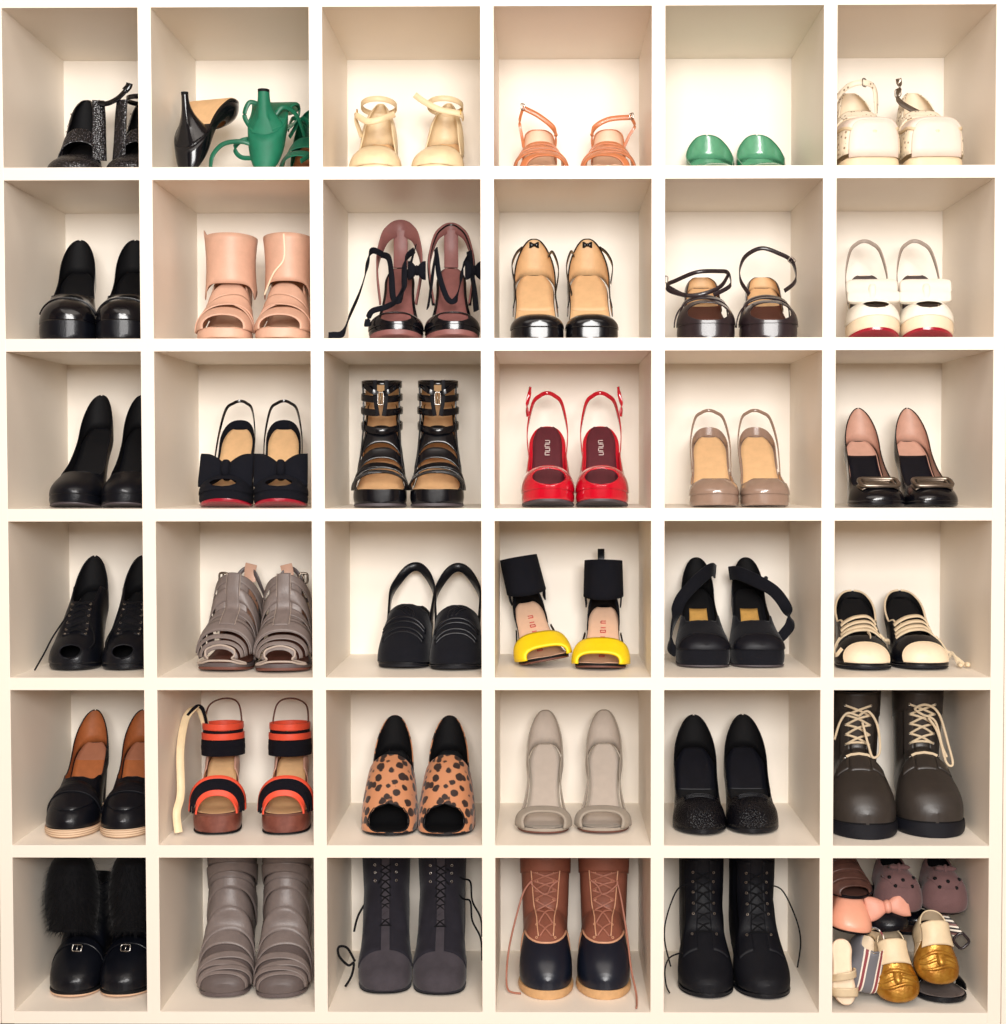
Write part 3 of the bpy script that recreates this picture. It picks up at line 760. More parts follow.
# ---------------- row 2
def f_2_1():
    la = Last(L=19.5, W=5.0, Wh=3.1, h=14.2, p=3.0, toe=2.4, H=[(0, 1.2), (.03, 2.4), (.1, 3.6), (.25, 4.8), (.42, 6), (.6, 7), (.9, 7), (1, 6.6)])
    pump(la, PAT, BLIN, BLIN, BLK, a=[(0, 0), (.36, 0), (.39, .28), (.46, .52), (.62, .72), (.75, .70), (.86, .6), (.94, .46), (1, .3)], rm=SILV if 0 else BLK)
    band(la, 'vamp_strap', [PAT, BLIN], .27, 1.3, -.8, .8, arch=-.03, solid=.25, o=.1)
shoe('pump', 'shoe', 'black glossy platform pump with strapped toe, nearer the left side panel', 'pair of black strapped-toe pumps', (2, 1), -1.9, 3, -9.5, 1, f_2_1)
shoe('pump', 'shoe', 'black glossy platform pump with strapped toe, cut off by the divider', 'pair of black strapped-toe pumps', (2, 1), 6.7, 3, -9, -1, f_2_1)

def f_2_2(k):
    la = Last(L=18.5, W=4.9, Wh=3.3, h=11, p=1.6, toe=2.6, hk=1.05)
    g = peep_a(lambda q: 0, .62, .16)
    band(la, 'toe_band', [SKIN, PINKL], .14, 3.4, arch=.03, o=.12, solid=.2)
    patch(la, 'cross_strap', [SKIN, PINKL], lambda t: .20 + .1 * (t + 1), lambda t: .34 + .1 * (t + 1), o=.34, solid=.18)
    patch(la, 'cross_strap', [SKIN, PINKL], lambda t: .24 - .1 * (t - 1), lambda t: .37 - .1 * (t - 1), o=.18, solid=.18)
    patch(la, 'instep_strap', [SKIN, PINKL], lambda t: .44 + .03 * t, lambda t: .56 + .04 * t, o=.2, solid=.18)
    cover(la, 'heel_cup', [SKIN, NUDE], tabf([(.6, .9), (.75, .5), (1, 0.3)]), s0=.6, solid=.18)
    for s in (-1, 1): patch(la, 'side_panel', [SKIN, NUDE], lambda t: .34 - .0 * t, lambda t: .66, *sorted((s * .5, s * .99)), o=.1, nt=8, solid=.18)
    # tall cuff, open arch at the front
    rows = []
    for i in range(11):
        f = i / 10; row = []
        for j in range(41):
            q = -1 + 2 * j / 40; an = PI * q
            arch = max(0, 1 - (abs(q) / .38) ** 2) ** .5 * (5.2 if k == 1 else 5.6)
            z0 = la.h + .6 - 7.4 * math.cos(an * .5) ** 2 + arch + 1.5; z1 = la.h + 8.4 + .5 * math.cos(an) + (1.2 * max(0, -math.sin(an) - .85) * 8 if k == 1 else 0)
            z = z0 + (z1 - z0) * f; rx = 4.5 - .35 * math.sin(PI * f) + .15 * f; ry = 4.3
            row.append((rx * math.sin(an) * (1 if k == 1 else .93), la.L * .70 - ry * math.cos(an), z))
        rows.append(row)
    build('ankle_cuff', *gridmesh(rows), [SKIN, NUDE], solid=.18, flip=False)
    if k == 2:
        ribbon('cuff_seam', cr([(.3, la.L * .70 - 4.55, la.h + 8.6), (.3, la.L * .7 - 4.55, la.h + 4.2), (2.2, la.L * .7 - 4.2, la.h + 1.6), (4.0, la.L * .7 - 2.6, la.h - 2)], 6), .28, .12, CRM, up=(1, 0, 0))
    sole(la, SKIN); insole(la, NUDE); heel(la, SKIN, (.8, .8))
shoe('ankle_boot', 'shoe', 'nude pink cut-out ankle bootie with crossed straps, left one with the whole cuff', 'pair of nude pink booties', (2, 2), -2.4, 3, -4, 1, lambda: f_2_2(1))
shoe('ankle_boot', 'shoe', 'nude pink cut-out ankle bootie with a split white-edged cuff, right one', 'pair of nude pink booties', (2, 2), 7.4, 3, -4, -1, lambda: f_2_2(2))

def f_2_3(k):
    la = Last(L=19, W=4.9, Wh=2.7, h=15.0, p=1.8, toe=2.3, ts=.9, H=[(0, .8), (.04, 1.8), (.12, 2.7), (.28, 3.2), (.5, 4), (.75, 6), (.9, 8), (1, 8.2)], n=[(0, 2.3), (.4, 2.6), (.7, 3.5), (1, 5)])
    a = [(0, 0), (.24, 0), (.27, .35), (.34, .75), (.42, .985), (.6, .985), (.72, .93), (.82, .6), (.92, .3), (1, .16)]
    g = peep_a(tabf([(0, 0), (.24, 0), (.27, .35), (.34, .75), (.42, .98)]), .68, .12)
    cover(la, 'peep_toe_vamp', [PAT, BURG], g, s1=.42, brk=[.1, .24], solid=.2)
    sling(la, BURG, sa=.62, ta=.92, zt=7.5, wid=lambda f: .7 + 2.3 * math.sin(PI * f) ** 1.6 if k == 1 else .7 + 1.2 * math.sin(PI * f) ** 2, th=.3, mid=.7, wide=1.42, name='heel_ring')
    if k == 2: sling(la, PAT, sa=.61, ta=.92, zt=8.0, wid=.3, th=.5, mid=.7, wide=1.44, name='heel_ring_edge')
    ribbon('heel_tab', cr([(0, la.L * .985, la.h), (0, la.L * 1.03, la.h + 3.5), (0, la.L * 1.02, la.h + 7)], 6), 2.6, .25, BURG, up=(1, 0, 0))
    insole(la, BURG, k=.84); sole(la, PAT, BURG, ot=.9); heel(la, PAT)
    h = la.h
    if k == 1:
        P = [[(3.2, 12, h + 3), (2.8, 11, h + 1.2), (1.5, 9.4, 11.6), (.2, 7, 7.8), (-1.6, 5, 6.2), (-4.2, 4.2, 5.2), (-5, 3.6, 2.6)],
             [(-2.9, 13, h + 1.6), (-4.8, 11, h + 1.8), (-5.6, 9, h - 2.5), (-6.5, 6.4, 8.6), (-7.8, 3.2, 4.6), (-8.8, .8, 1.2), (-10.4, 0, .75), (-11.2, 0, .7)],
             [(-2.9, 13, h + 1.5), (-1.6, 11, h + .6), (-1.0, 9, h - 2.5), (-.6, 7.5, 8.2), (.5, 6.6, 7.5), (1.3, 8, 9.6), (1.4, 10, h), (2.9, 12, h + 2.2)]]
    else:
        P = [[(-2.8, 12, h + 2.4), (-2.6, 10.6, h + .6), (-2.2, 9, h - 2.8), (-.8, 7.4, 8.0), (.6, 7, 7.6), (1.6, 8.6, h - 4), (2, 10, h - 1.2), (3, 12, h + 1)],
             [(3.2, 12, h + 2), (3.6, 10, h - 2), (4, 7, 9.5), (4.3, 5, 5.5)], [(-2.8, 12, h + 1.8), (-3.2, 10, h - 1), (-3.7, 7.4, 9.4), (-4.2, 5.4, 6)]]
    for i, q in enumerate(P): ribbon('ribbon_tie', cr(q, 8), 1.15 if i else 1.0, .18, FAB, up=(.25, .2, 1))
    bow((3.5 if k == 1 else 4.0, 9.5, h - 1.8), 3.2, 3.4, 1.4, FAB, name='ribbon_knot')
shoe('pump', 'shoe', 'black peep-toe pump with burgundy lining, its ribbon trailing to the shelf', 'pair of burgundy-lined ribbon pumps', (2, 3), -1.6, 3, -2, 1, lambda: f_2_3(1))
shoe('pump', 'shoe', 'black peep-toe pump with burgundy lining and knotted ribbons at right side', 'pair of burgundy-lined ribbon pumps', (2, 3), 8.1, 3, -4, 1, lambda: f_2_3(2))

def f_2_4():
    la = Last(L=19, W=4.7, Wh=3.5, h=13.6, p=2.0, toe=3.2, ts=.1, H=[(0, 1.2), (.04, 1.9), (.12, 2.4), (.28, 2.8), (.5, 4), (.75, 6), (1, 6.6)])
    cover(la, 'vamp', [PAT, TAN], tabf([(0, 0), (.25, 0), (.27, .3), (.31, .7), (.36, .98)]), s1=.36, brk=[.25], solid=.18)
    zt_ = ztop(la, 1.05); g = lambda q: max(zt_(q), 1 - (q - .56) / .14)
    cover(la, 'heel_cup', [PAT, TAN], g, s0=.58, solid=.16, o=.3); rim(la, 'heel_cup_binding', PAT, g, .58, .9999, r=.14, o=.4)
    sole(la, PAT); insole(la, TAN, k=.97); heel(la, PAT)
    insole(la, TAN, k=.9, o=.17, s0=.63, s1=.97, name='heel_pad', solid=.02)
    ribbon('ankle_strap', cr([la.U(.9, .5, .1), (3.3, 15, la.h + 3.6), (4.2, 12, la.h + 0), (3.4, 8.2, la.h - 5)], 8), .6, .14, PAT)
    ribbon('ankle_strap', cr([la.U(.95, -.45, .5), (-3.4, 15.5, la.h + 3.4), (-4.2, 13, la.h + .8), (-3.7, 10.6, la.h - 2.6)], 8), .6, .14, PAT)
    bow((0, la.L + .2, la.h + 5.6), 1.8, 1.2, .7, PAT, name='heel_bow')
shoe('pump', 'shoe', 'black patent pump with open sides and tan insole, left of its pair', 'pair of black open-side pumps', (2, 4), -6.0, 3, -2, 1, f_2_4)
shoe('pump', 'shoe', 'black patent pump with open sides and tan insole, right of its pair', 'pair of black open-side pumps', (2, 4), 3.7, 3, -1.5, -1, f_2_4)

def f_2_5(k):
    la = Last(L=18, W=5.1, Wh=3.1, h=11.0, p=2.5, toe=2.7, ts=.2, H=[(0, 1.2), (.05, 2.6), (.15, 3.8), (.3, 4.6), (.5, 4.6), (.75, 4), (1, 2.2)])
    cover(la, 'peep_toe_vamp', [BRZ, BRNL], peep_a(tabf([(0, 0), (.27, 0), (.30, .35), (.36, .9)]), .74, .17), s1=.36, brk=[.17, .27], solid=.2)
    patch(la, 'cross_strap', [BRZ, BRNL], lambda t: .36 + .09 * t, lambda t: .42 + .09 * t, o=.45, solid=.2)
    patch(la, 'cross_strap', [BRZ, BRNL], lambda t: .40 - .09 * t, lambda t: .46 - .09 * t, o=.25, solid=.2)
    cover(la, 'heel_cup', [BRZ, TAN], tabf([(.66, .97), (.8, .5), (1, .35)]), s0=.66, solid=.16)
    sole(la, BRZ); insole(la, BRNL, k=.97); heel(la, BRZ)
    insole(la, TAN, k=.9, o=.17, s0=.72, s1=.97, name='heel_pad', solid=.02)
    h = la.h
    if k == 1:
        for q in ([(-3.4, 7.5, h - 2.6), (-6, 9, h - 1.6), (-6.6, 10, h - .4), (-5, 12, h + .6), (-1, 14, h + 2.4), (3, 13, h + 2.4), (4.4, 12, h + 2.0), (4.8, 10, h + .4), (4.4, 8.6, h - 1), (1.6, 7.2, h - 2.6)],
                  [(-6.6, 9.8, h - .6), (-3.4, 8.6, h - 2.4), (0, 8, h - 2.2), (3, 9, h - .8), (4.6, 11, h + 1.8)]): ribbon('ankle_strap', cr(q, 7), .75, .16, BRZ)
        buckle((-6.9, 9.9, h + .6), 1, 1.2, PEWT)
    else:
        q = [(-3.0, 7.5, h - 2.4), (-4.4, 9.4, h + .2), (-4.4, 11, h + 2.8), (-3.2, 12.6, h + 5.2), (-.4, 13.4, h + 6.6), (2.6, 13, h + 5.6), (4.9, 12, h + 4), (5.5, 10.6, h + 1.2), (4.9, 9.4, h - .4), (3.2, 8, h - 1.8)]
        ribbon('ankle_strap', cr(q, 7), .75, .16, BRZ)
        buckle((4.9, 12, h + 4.1), 1.2, 1, PEWT, ux=(.8, 0, -.6), uz=(.6, 0, .8))
    ribbon('instep_strap', cr([la.U(.5, -.98, .2), la.U(.47, -.5, .5), la.U(.44, 0, .6), la.U(.47, .5, .5), la.U(.5, .98, .2)], 6), 1.0, .2, BRZ, up=(0, 1, .6))
shoe('sandal', 'shoe', 'dark bronze strappy platform sandal with low ankle straps, left of its pair', 'pair of dark bronze sandals', (2, 5), -5.4, 3, 3, 1, lambda: f_2_5(1))
shoe('sandal', 'shoe', 'dark bronze strappy platform sandal with tall looped ankle strap, right of its pair', 'pair of dark bronze sandals', (2, 5), 4.6, 3, 4, 1, lambda: f_2_5(2))

def f_sling(upm, lining, ins, solem, om, L=19, W=4.7, h=12, p=2.6, toe=2.3, tp=.55, sp=.13, sv=.3, zt=5.4, extra=None, pad=None, hk=.9, ts=1.0, strapw=.7, a_end=.66, strapm=None, Wh=3.0, H=None, a=None, insk=.93):
    kw = {} if H is None else dict(H=H)
    la = Last(L=L, W=W, Wh=Wh, h=h, p=p, toe=toe, hk=hk, ts=ts, **kw)
    f = tabf(a or [(0, 0), (sv, 0), (sv + .03, .32), (sv + .1, .62), (a_end - .1, .84), (a_end, .97)])
    cover(la, 'vamp', [upm, lining], peep_a(f, tp, sp) if tp else f, s1=a_end, brk=[sv] + ([sp] if tp else []), solid=.16)
    rim(la, 'topline_binding', upm, f, sv, a_end, r=.13)
    if tp:
        pts = [la.U(q, -tp * math.sqrt(max(0, 1 - (q / sp) ** 2)), .1) for q in [sp * i / 12 for i in range(13)]] + [la.U(q, tp * math.sqrt(max(0, 1 - (q / sp) ** 2)), .1) for q in [sp * (12 - i) / 12 for i in range(1, 13)]]
        tube('toe_opening_binding', pts, .12, upm, k=6)
    sling(la, strapm or upm, sa=a_end - .06, ta=.92, zt=zt, wid=strapw)
    sole(la, solem, om, ot=.5 if om else .3); insole(la, ins, k=insk); heel(la, upm)
    if pad: insole(la, pad, k=.9, o=.17, s0=.5, s1=.97, name='heel_pad', solid=.02)
    if extra: extra(la)
    return la
def white_bow(la):
    c = la.U(.31, 0, .5) + Vector((0, .3, .6))
    R = Matrix.Rotation(math.radians(-22), 3, 'X')
    for nm, dx, dy, dz, r in (('bow_loop', 0, .5, 1.5, (4.5, .75, 1.7)), ('bow_loop', .25, -.3, -.3, (4.6, .7, 1.25))):
        kn = superball((0, 0, 0), r, 4.5, 18, 26)
        o = [c + Vector((dx, dy, dz)) + R @ Vector((v[0], v[1] * (1 + .18 * math.sin(v[2] * 3.2)) , v[2] * (.86 + .14 * abs(v[0]) / r[0]))) for v in kn[0]]
        build(nm, o, kn[1], WHF, recalc=True)
    build('bow_knot', *superball((c.x, c.y - .2, c.z + .5), (.7, .9, 1.6), 3), WHF, recalc=True)
for i, (X, yw, tx) in enumerate(((-5.8, 7, 'left one beside the divider'), (3.6, 6, 'right one'))):
    shoe('slingback_pump', 'shoe', 'white bow-trimmed peep-toe slingback pump with red sole, ' + tx, 'pair of white bow slingbacks', (2, 6), X, 3, yw, 1 - 2 * i,
         lambda: f_sling(WHT, CRM, GREY, CRM, RSOLE, h=13.4, p=2.6, tp=.52, sp=.14, extra=white_bow, H=[(0, 1.6), (.05, 3.0), (.14, 4.0), (.3, 4.8), (.5, 5.6), (.75, 7), (1, 6.6)], zt=6.4, strapm=BIND, ts=1.5, strapw=.7, Wh=3.3))
# ---------------- row 3
def f_3_1():
    la = Last(L=19, W=4.6, Wh=2.9, h=14.4, p=1.8, toe=2.2, ts=.8, hk=.98)
    pump(la, BLK, BLIN, BLIN, BLK, GRYS, rm=BLK)
shoe('pump', 'shoe', 'black leather round-toe pump with high heel back, left of its plain pair', 'pair of plain black round-toe pumps', (3, 1), -1.6, 2.5, 1.5, 1, f_3_1)
shoe('pump', 'shoe', 'black leather round-toe pump half hidden by the divider, right of its plain pair', 'pair of plain black round-toe pumps', (3, 1), 7.0, 2.5, -5, -1, f_3_1)

def black_bow(la):
    cover(la, 'heel_rim', [FAB, FAB], tabf([(.72, .99), (.85, .94), (1, .92)]), s0=.72, solid=.16)
    c = la.U(.27, 0, .5)
    bow(c + Vector((0, .4, .2)), 9.4, 6.6, 2.6, FAB, tilt=-26, pleat=.28)
for i, (X, yw, tx) in enumerate(((-2.7, -1.5, 'left'), (7.3, -8, 'right'))):
    shoe('slingback_pump', 'shoe', 'black slingback pump with a big fabric bow and red sole, %s of its pair' % tx, 'pair of black bow slingbacks', (3, 2), X, 2.5, yw, 1 - 2 * i,
         lambda: f_sling(FAB, TAN, TAN, FAB, RSOLE, h=14.2, p=2.0, tp=.56, sp=.13, extra=black_bow, zt=5.2, ts=1.2, strapw=.55, W=4.8, strapm=PAT))

def f_3_3():
    la = Last(L=18, W=4.8, Wh=3.3, h=13, p=2.9, toe=2.8, ts=.3, H=[(0, 1.2), (.05, 2.0), (.15, 2.6), (.3, 3.3), (.45, 5.0), (.6, 8), (.8, 9.6), (1, 9)])
    B = [PAT, TAN]
    for q, w, sk, ar, o in ((.13, .8, .035, .12, .1), (.13, .8, -.035, .12, .22), (.17, .8, .05, .10, .15), (.17, .8, -.05, .10, .28)):
        band(la, 'toe_strap', B, q, w, skew=sk, arch=ar, o=o, solid=.2)
    for q, w, sk, o in ((.37, .9, .02, .2), (.375, .8, -.02, .3), (.47, 1.1, .015, .2), (.565, 1.6, 0, .3)):
        band(la, 'instep_strap', B, q, w, skew=sk, o=o, solid=.22)
    cover(la, 'heel_cup', [PAT, TAN], tabf([(.6, .9), (.75, .5), (1, .45)]), s0=.6, solid=.16)
    h = la.h; cy = la.L * .74
    for z, rx in ((h + 1.4, 3.6), (h + 4.2, 3.65), (h + 6.6, 3.6), (h + 8.9, 3.5)):
        n = 'ankle_strap'
        q0, q1 = (-90 + 13, 270 - 13)
        loop(n, (0, cy, z), rx, 4.0, PAT, wid=1.25, th=.3, tilt=.9 if z < h + 2 else .5, q0=q0 if z > h + 2 else 0, q1=q1 if z > h + 2 else 360, z_l=.2, z_r=.2)
    for s in (-1, 1):
        ribbon('front_edge', cr([(1.0 * s, cy - 3.9, h + 9.6), (.95 * s, cy - 4.1, h + 6), (.5 * s, cy - 4.2, h + 3.2)], 5), .7, .3, BLKM, up=(1, .3 * s, 0))
        tube('side_cord', cr([la.U(.36, .72 * s, .3), la.U(.46, .66 * s, .3), (3.2 * s, cy - 2.2, h + 2), (3.3 * s, cy - 2, h + 9)], 6), .16, PAT)
        ribbon('buckle_tab', cr([(.5 * s, cy - 4.4, h + 7.2), (1.6 * s, cy - 4.5, h + 7.6), (2.6 * s, cy - 3.6, h + 8.4)], 5), .9, .35, PAT)
    buckle((0, cy - 4.5, h + 6.3), 1.0, 2.2, SILV, r=.1)
    ribbon('back_strip', cr([(0, la.L, h), (0, la.L + .1, h + 5), (0, la.L * .97, h + 9.4)], 5), 2.2, .3, PAT, up=(1, 0, 0))
    rows = [[(2.9 * math.cos(q), cy + .6 + 3.2 * math.sin(q), z) for q in [PI * j / 16 for j in range(17)]] for z in (h + .5, h + 9.2)]
    build('inner_lining', *gridmesh(rows), TAN, solid=.1)
    sole(la, PAT, GRYS, ot=.5); insole(la, TAN, k=.97); heel(la, PAT, (.6, .6))
for i, (X, yw, tx) in enumerate(((-4.2, -3.5, 'left'), (5.3, -3, 'right'))):
    shoe('sandal', 'shoe', 'black caged gladiator high heel with tan footbed, %s of its pair' % tx, 'pair of black caged heels', (3, 3), X, 2.5, yw, 1 - 2 * i, f_3_3)

def red_extra(la):
    # label on the insole: four small strokes
    for j, x in enumerate((-.45, -.15, .15, .45)):
        pass
def f_3_4():
    la = f_sling(RED, WINE, WINE, RED, GRYS, h=14.6, p=2.3, L=19, W=4.75, Wh=3.3, toe=2.4, tp=.66, sp=.17, sv=.235, zt=6.2, ts=1.1, H=[(0, .9), (.04, 2.4), (.10, 3.6), (.235, 5), (.42, 5.8), (.6, 6.9), (.8, 7.2), (1, 6.6)], insk=.82, strapw=.75, hk=.95, a_end=.72,
                 a=[(0, 0), (.235, 0), (.25, .35), (.3, .5), (.45, .56), (.6, .72), (.72, .97)])
    b = MB(); s0 = .8
    def P(x, d): q = s0 - d / la.L; return Vector((x, la.L * q, la.bed(q) + .22))
    # woven logo tag reading down the footbed, white strokes on wine
    for k in range(4):
        d = -1.1 + .62 * k
        b.add(tubem([P(-.42, d), P(.42, d)], .075, k=5)); b.add(tubem([P(-.42, d + .42), P(.42, d + .42)], .075, k=5))
        b.add(tubem([P(-.42 if k % 2 else .42, d), P(-.42 if k % 2 else .42, d + .42)], .075, k=5))
    b.build('insole_label', WHL, recalc=True, merge=0)
    h = la.h
    ribbon('strap_end', cr([(-3.5, 13.2, h + 1.6), (-3.7, 13.4, h + 3.6), (-3.3, 13.6, h + 5.6), (-3.1, 13.4, h + 7)], 5), .7, .16, RED)
    buckle((-3.6, 13.2, h + 2.6), 1.0, 1.3, RED, ux=(0, 1, 0))
for i, (X, yw, tx) in enumerate(((-4.2, 0, 'left'), (5.2, 1, 'right'))):
    shoe('slingback_pump', 'shoe', 'red patent peep-toe slingback pump with wine insole, %s one of its pair' % tx, 'pair of red patent slingbacks', (3, 4), X, 2.5, yw, 1 - 2 * i, f_3_4)

for i, (X, yw, tx) in enumerate(((-4.1, 3, 'left'), (4.6, 1, 'right'))):
    shoe('slingback_pump', 'shoe', 'taupe patent closed-toe slingback pump with tan insole, %s one of its pair' % tx, 'pair of taupe patent slingbacks', (3, 5), X, 2.5, yw, 1 - 2 * i,
         lambda: f_sling(TAUP, TAN, TAN, TAUP, None, h=12.6, p=1.9, L=18.5, W=4.4, Wh=3.2, tp=0, sv=.27, zt=4.9, ts=.5, strapw=.6, a_end=.62, toe=2.5, hk=.85,
                        a=[(0, 0), (.2, 0), (.215, .32), (.25, .62), (.4, .8), (.52, .9), (.62, .97)],
                        extra=lambda la: (cover(la, 'heel_rim', [TAUP, TAUP], tabf([(.68, .97), (.85, .92), (1, .9)]), s0=.68, solid=.16))))

def f_3_6():
    la = Last(L=19, W=4.7, Wh=3.1, h=11.8, p=.7, toe=2.8, hk=.9, ts=.4)
    pump(la, PAT, PINKL, PINKL, PAT, None, a=[(0, 0), (.24, 0), (.26, .34), (.32, .55), (.6, .72), (.8, .62), (1, .38)], rm=PAT, tip=(1.2, 1.1))
    insole(la, SATN, k=.86, o=.17, s0=.2, s1=.84, name='sock_lining', solid=.03)
    c = la.U(.17, 0, .5); t = la.U(.26, 0, .5) - la.U(.1, 0, .5); t.normalize()
    b = MB().add(frame_ring(c, 6.6, 3.2, .4, (1, 0, 0), t)).add(frame_ring(c, 5.0, 1.9, .25, (1, 0, 0), t))
    bk = b.build('square_buckle', PEWT, recalc=True, merge=0)
    band(la, 'buckle_plate', [PEWT, BLIN], .17, 2.4, -.5, .5, o=.3, solid=.2)
for i, (X, yw, tx) in enumerate(((-4.6, 0, 'left one beside the divider'), (5.0, -2, 'right one'))):
    shoe('pump', 'shoe', 'black patent pump with a square pewter buckle and pink lining, ' + tx, 'pair of square-buckle pumps', (3, 6), X, 2.5, yw, 1 - 2 * i, f_3_6)

# ---------------- row 4
HB = [(0, 1.4), (.03, 2.6), (.08, 3.8), (.16, 5.0), (.28, 6.4), (.42, 7.8), (.55, 8.6), (.7, 8.6), (.9, 7.6), (1, 7)]
def f_4_1():
    la = Last(L=18.5, W=4.7, Wh=3.1, h=12.6, p=1.0, toe=2.2, H=[(a, b * (.82 if a < .3 else 1)) for a, b in HB], ts=.3)
    f = mixtop(la, [(0, 0), (.5, 0), (.53, .22), (.6, .36), (.75, .46), (.9, .42), (1, .3)], 1.1, .7, .85)
    u = cover(la, 'upper', [BLK, BLIN], peep_a(f, .52, .09), brk=[.09, .5], solid=.2); rim(la, 'collar_binding', BLKM, f, .5, .9999, r=.16, parent=u)
    pts = [la.U(.09 * i / 12, -.52 * math.sqrt(1 - (i / 12) ** 2), .14) for i in range(13)] + [la.U(.09 * i / 12, .52 * math.sqrt(1 - (i / 12) ** 2), .14) for i in reversed(range(12))]
    tube('toe_opening_binding', pts, .18, BLKM, k=6)
    patch(la, 'lace_facing', [BLKM, BLKM], .24, .5, -.28, -.1, o=.22, nt=6); patch(la, 'lace_facing', [BLKM, BLKM], .24, .5, .1, .28, o=.22, nt=6)
    us = [.26, .31, .36, .41, .46, .5]
    lacepath(la.U, us, .2, off=.45); eyelets(la.U, us, .21, PEWT, off=.36)
    tube('lace_end', cr([la.U(.44, -.2, .5), la.U(.3, -.5, .9), la.U(.14, -.8, 1.2), (-5.6, -.4, .3)], 6), .15, BLACE)
    tube('lace_end', cr([la.U(.42, .1, .5), la.U(.3, .3, 1.1), la.U(.2, .5, .6), la.U(.1, .55, .4)], 6), .15, BLACE)
    sole(la, BLK); insole(la, BLIN); heel(la, BLK, (1.2, 1.2))
for i, (X, Y, yw, tx) in enumerate(((-4.0, 7.3, -2.5, 'left of its pair'), (5.8, 7.6, -5, 'right of its pair, cut off by the divider'))):
    shoe('ankle_boot', 'shoe', 'black open-toe lace-up heeled bootie, ' + tx, 'pair of black open-toe lace-ups', (4, 1), X, Y, yw, 1 - 2 * i, f_4_1)

def f_4_2(k):
    la = Last(L=18, W=5.0, Wh=3.6, h=6.5, p=1.2, toe=2.8, ts=.5, H=[(0, 1.6), (.04, 3), (.1, 4.2), (.2, 5.6), (.32, 7.6), (.45, 9), (.6, 10), (.8, 9), (1, 8.5)])
    bt = Boot(la, ht=9.5, Hs=[(0, 1.6), (.03, 2.8), (.08, 4), (.16, 5.4), (.28, 7.2), (.42, 9)], wa=4.2, wt=4.4, fy=.50)
    G = [GRYST, GREY]
    for u, w in ((.14, .05), (.22, .05), (.30, .05), (.385, .05)):
        bt.band('toe_strap', G, u, w, -.5, .5, arch=.02, skew=.02 if u < .3 else -.02)
    for u in (.50, .575, .65, .725):
        bt.band('cage_strap', G, u, .052, -.62, .62, o=.2, skew=.01, arch=-.01)
    for s in (-1, 1):
        bt.skin('inner_band', G, u0=.45, u1=.745, o=.02, t0=min(.22 * s, .06 * s), t1=max(.22 * s, .06 * s), nt=6, nu=26)
    bt.skin('centre_strip', G, u0=.43, u1=.745, o=.42, t0=-.05, t1=.09, nt=6, nu=26, solid=.2)
    for s in (-1, 1): tube('strip_edge', [bt.U(.43 + .315 * i / 20, (.09 if s > 0 else -.05), .6) for i in range(21)], .08, BIND, k=5)
    bt.band('vamp_yoke', G, .42, .1, -.5, .5, o=.3, arch=.01)
    tube('toe_opening_binding', cr([bt.U(.10, -.48, .3), bt.U(.13, -.4, .4), bt.U(.17, -.25, .4), bt.U(.18, 0, .4), bt.U(.17, .25, .4), bt.U(.13, .4, .4), bt.U(.10, .48, .3), la.U(.11, 1, .1), la.U(.04, 1, .1), la.U(.005, .9, .12), la.U(.005, -.9, .12), la.U(.04, -1, .1), la.U(.11, -1, .1)], 5, True), .2, BIND, closed=True)
    cover(la, 'heel_cup', [GREY, SKIN], tabf([(.7, .9), (.85, .5), (1, .3)]), s0=.7)
    sling(la, GREY, sa=.78, ta=.5, zt=10.6, wid=.8, mid=.8, wide=1.0)
    ribbon('back_tab', cr([(.5, la.L * 1.0, la.h + 8), (.5, la.L * 1.01, la.h + 10), (.8, la.L * 1.0, la.h + 11.4)], 5), 2.2, .2, SKIN, up=(1, 0, 0))
    buckle((-2.9, 12.6, la.h + 9.2), 1.5, 1.8, PEWT, r=.22)
    sole(la, GREY, BRNL, ot=.5); insole(la, BRNL); heel(la, GREY, (2.4, 2.2), flare=1)
for i, (X, Y, yw, tx) in enumerate(((-3.5, 5.7, 5, 'left'), (6.4, 4.4, -5, 'right'))):
    shoe('sandal', 'shoe', 'grey leather caged gladiator sandal with open toe, %s of its pair' % tx, 'pair of grey caged sandals', (4, 2), X, Y, yw, 1 - 2 * i, lambda: f_4_2(i))

def f_4_3():
    la = Last(L=17, W=4.8, Wh=3.9, h=9.8, p=.9, toe=2.4, ts=.5, waist=.0, H=[(0, 1.2), (.03, 2.2), (.08, 3.2), (.16, 4.6), (.28, 6.8), (.42, 9), (.55, 9), (1, 7)])
    f = tabf([(0, 0), (.46, 0), (.48, .3), (.56, .62), (.66, .96)])
    u = cover(la, 'upper', [SUE, BLIN], f, s1=.66, brk=[.46], solid=.22); rim(la, 'collar_binding', BLK, f, .46, .66, r=.2, parent=u)
    for q, ar in ((.17, .02), (.21, .02), (.29, 0), (.325, 0)):
        tube('piped_tuck', [la.U(q + ar * (1 - t * t), t * .55, .25) for t in [-1 + .1 * i for i in range(21)]], .28, BLK)
    for k in (-1, 0, 1):
        tube('piped_tuck', cr([la.U(.345, .1 + .08 * k, .2), la.U(.385, .02 + .1 * k, .3), la.U(.43, -.12 + .08 * k, .25)], 6), .2, BLK)
    sling(la, BLK, sa=.60, ta=.78, zt=7.4, wid=1.7, th=.35, mid=.9, wide=1.0)
    sole(la, BLK, RUB, ot=.4); insole(la, BLIN); heel(la, BLK, (1.8, 1.6), flare=1)
for i, (X, Y, yw, tx) in enumerate(((-1.4, 9.3, 5, 'left'), (8.2, 7.0, -2, 'right'))):
    shoe('slingback_pump', 'shoe', 'black slingback bootie with piped tucks, %s one of its pair' % tx, 'pair of black piped slingbacks', (4, 3), X, Y, yw, 1 - 2 * i, f_4_3)

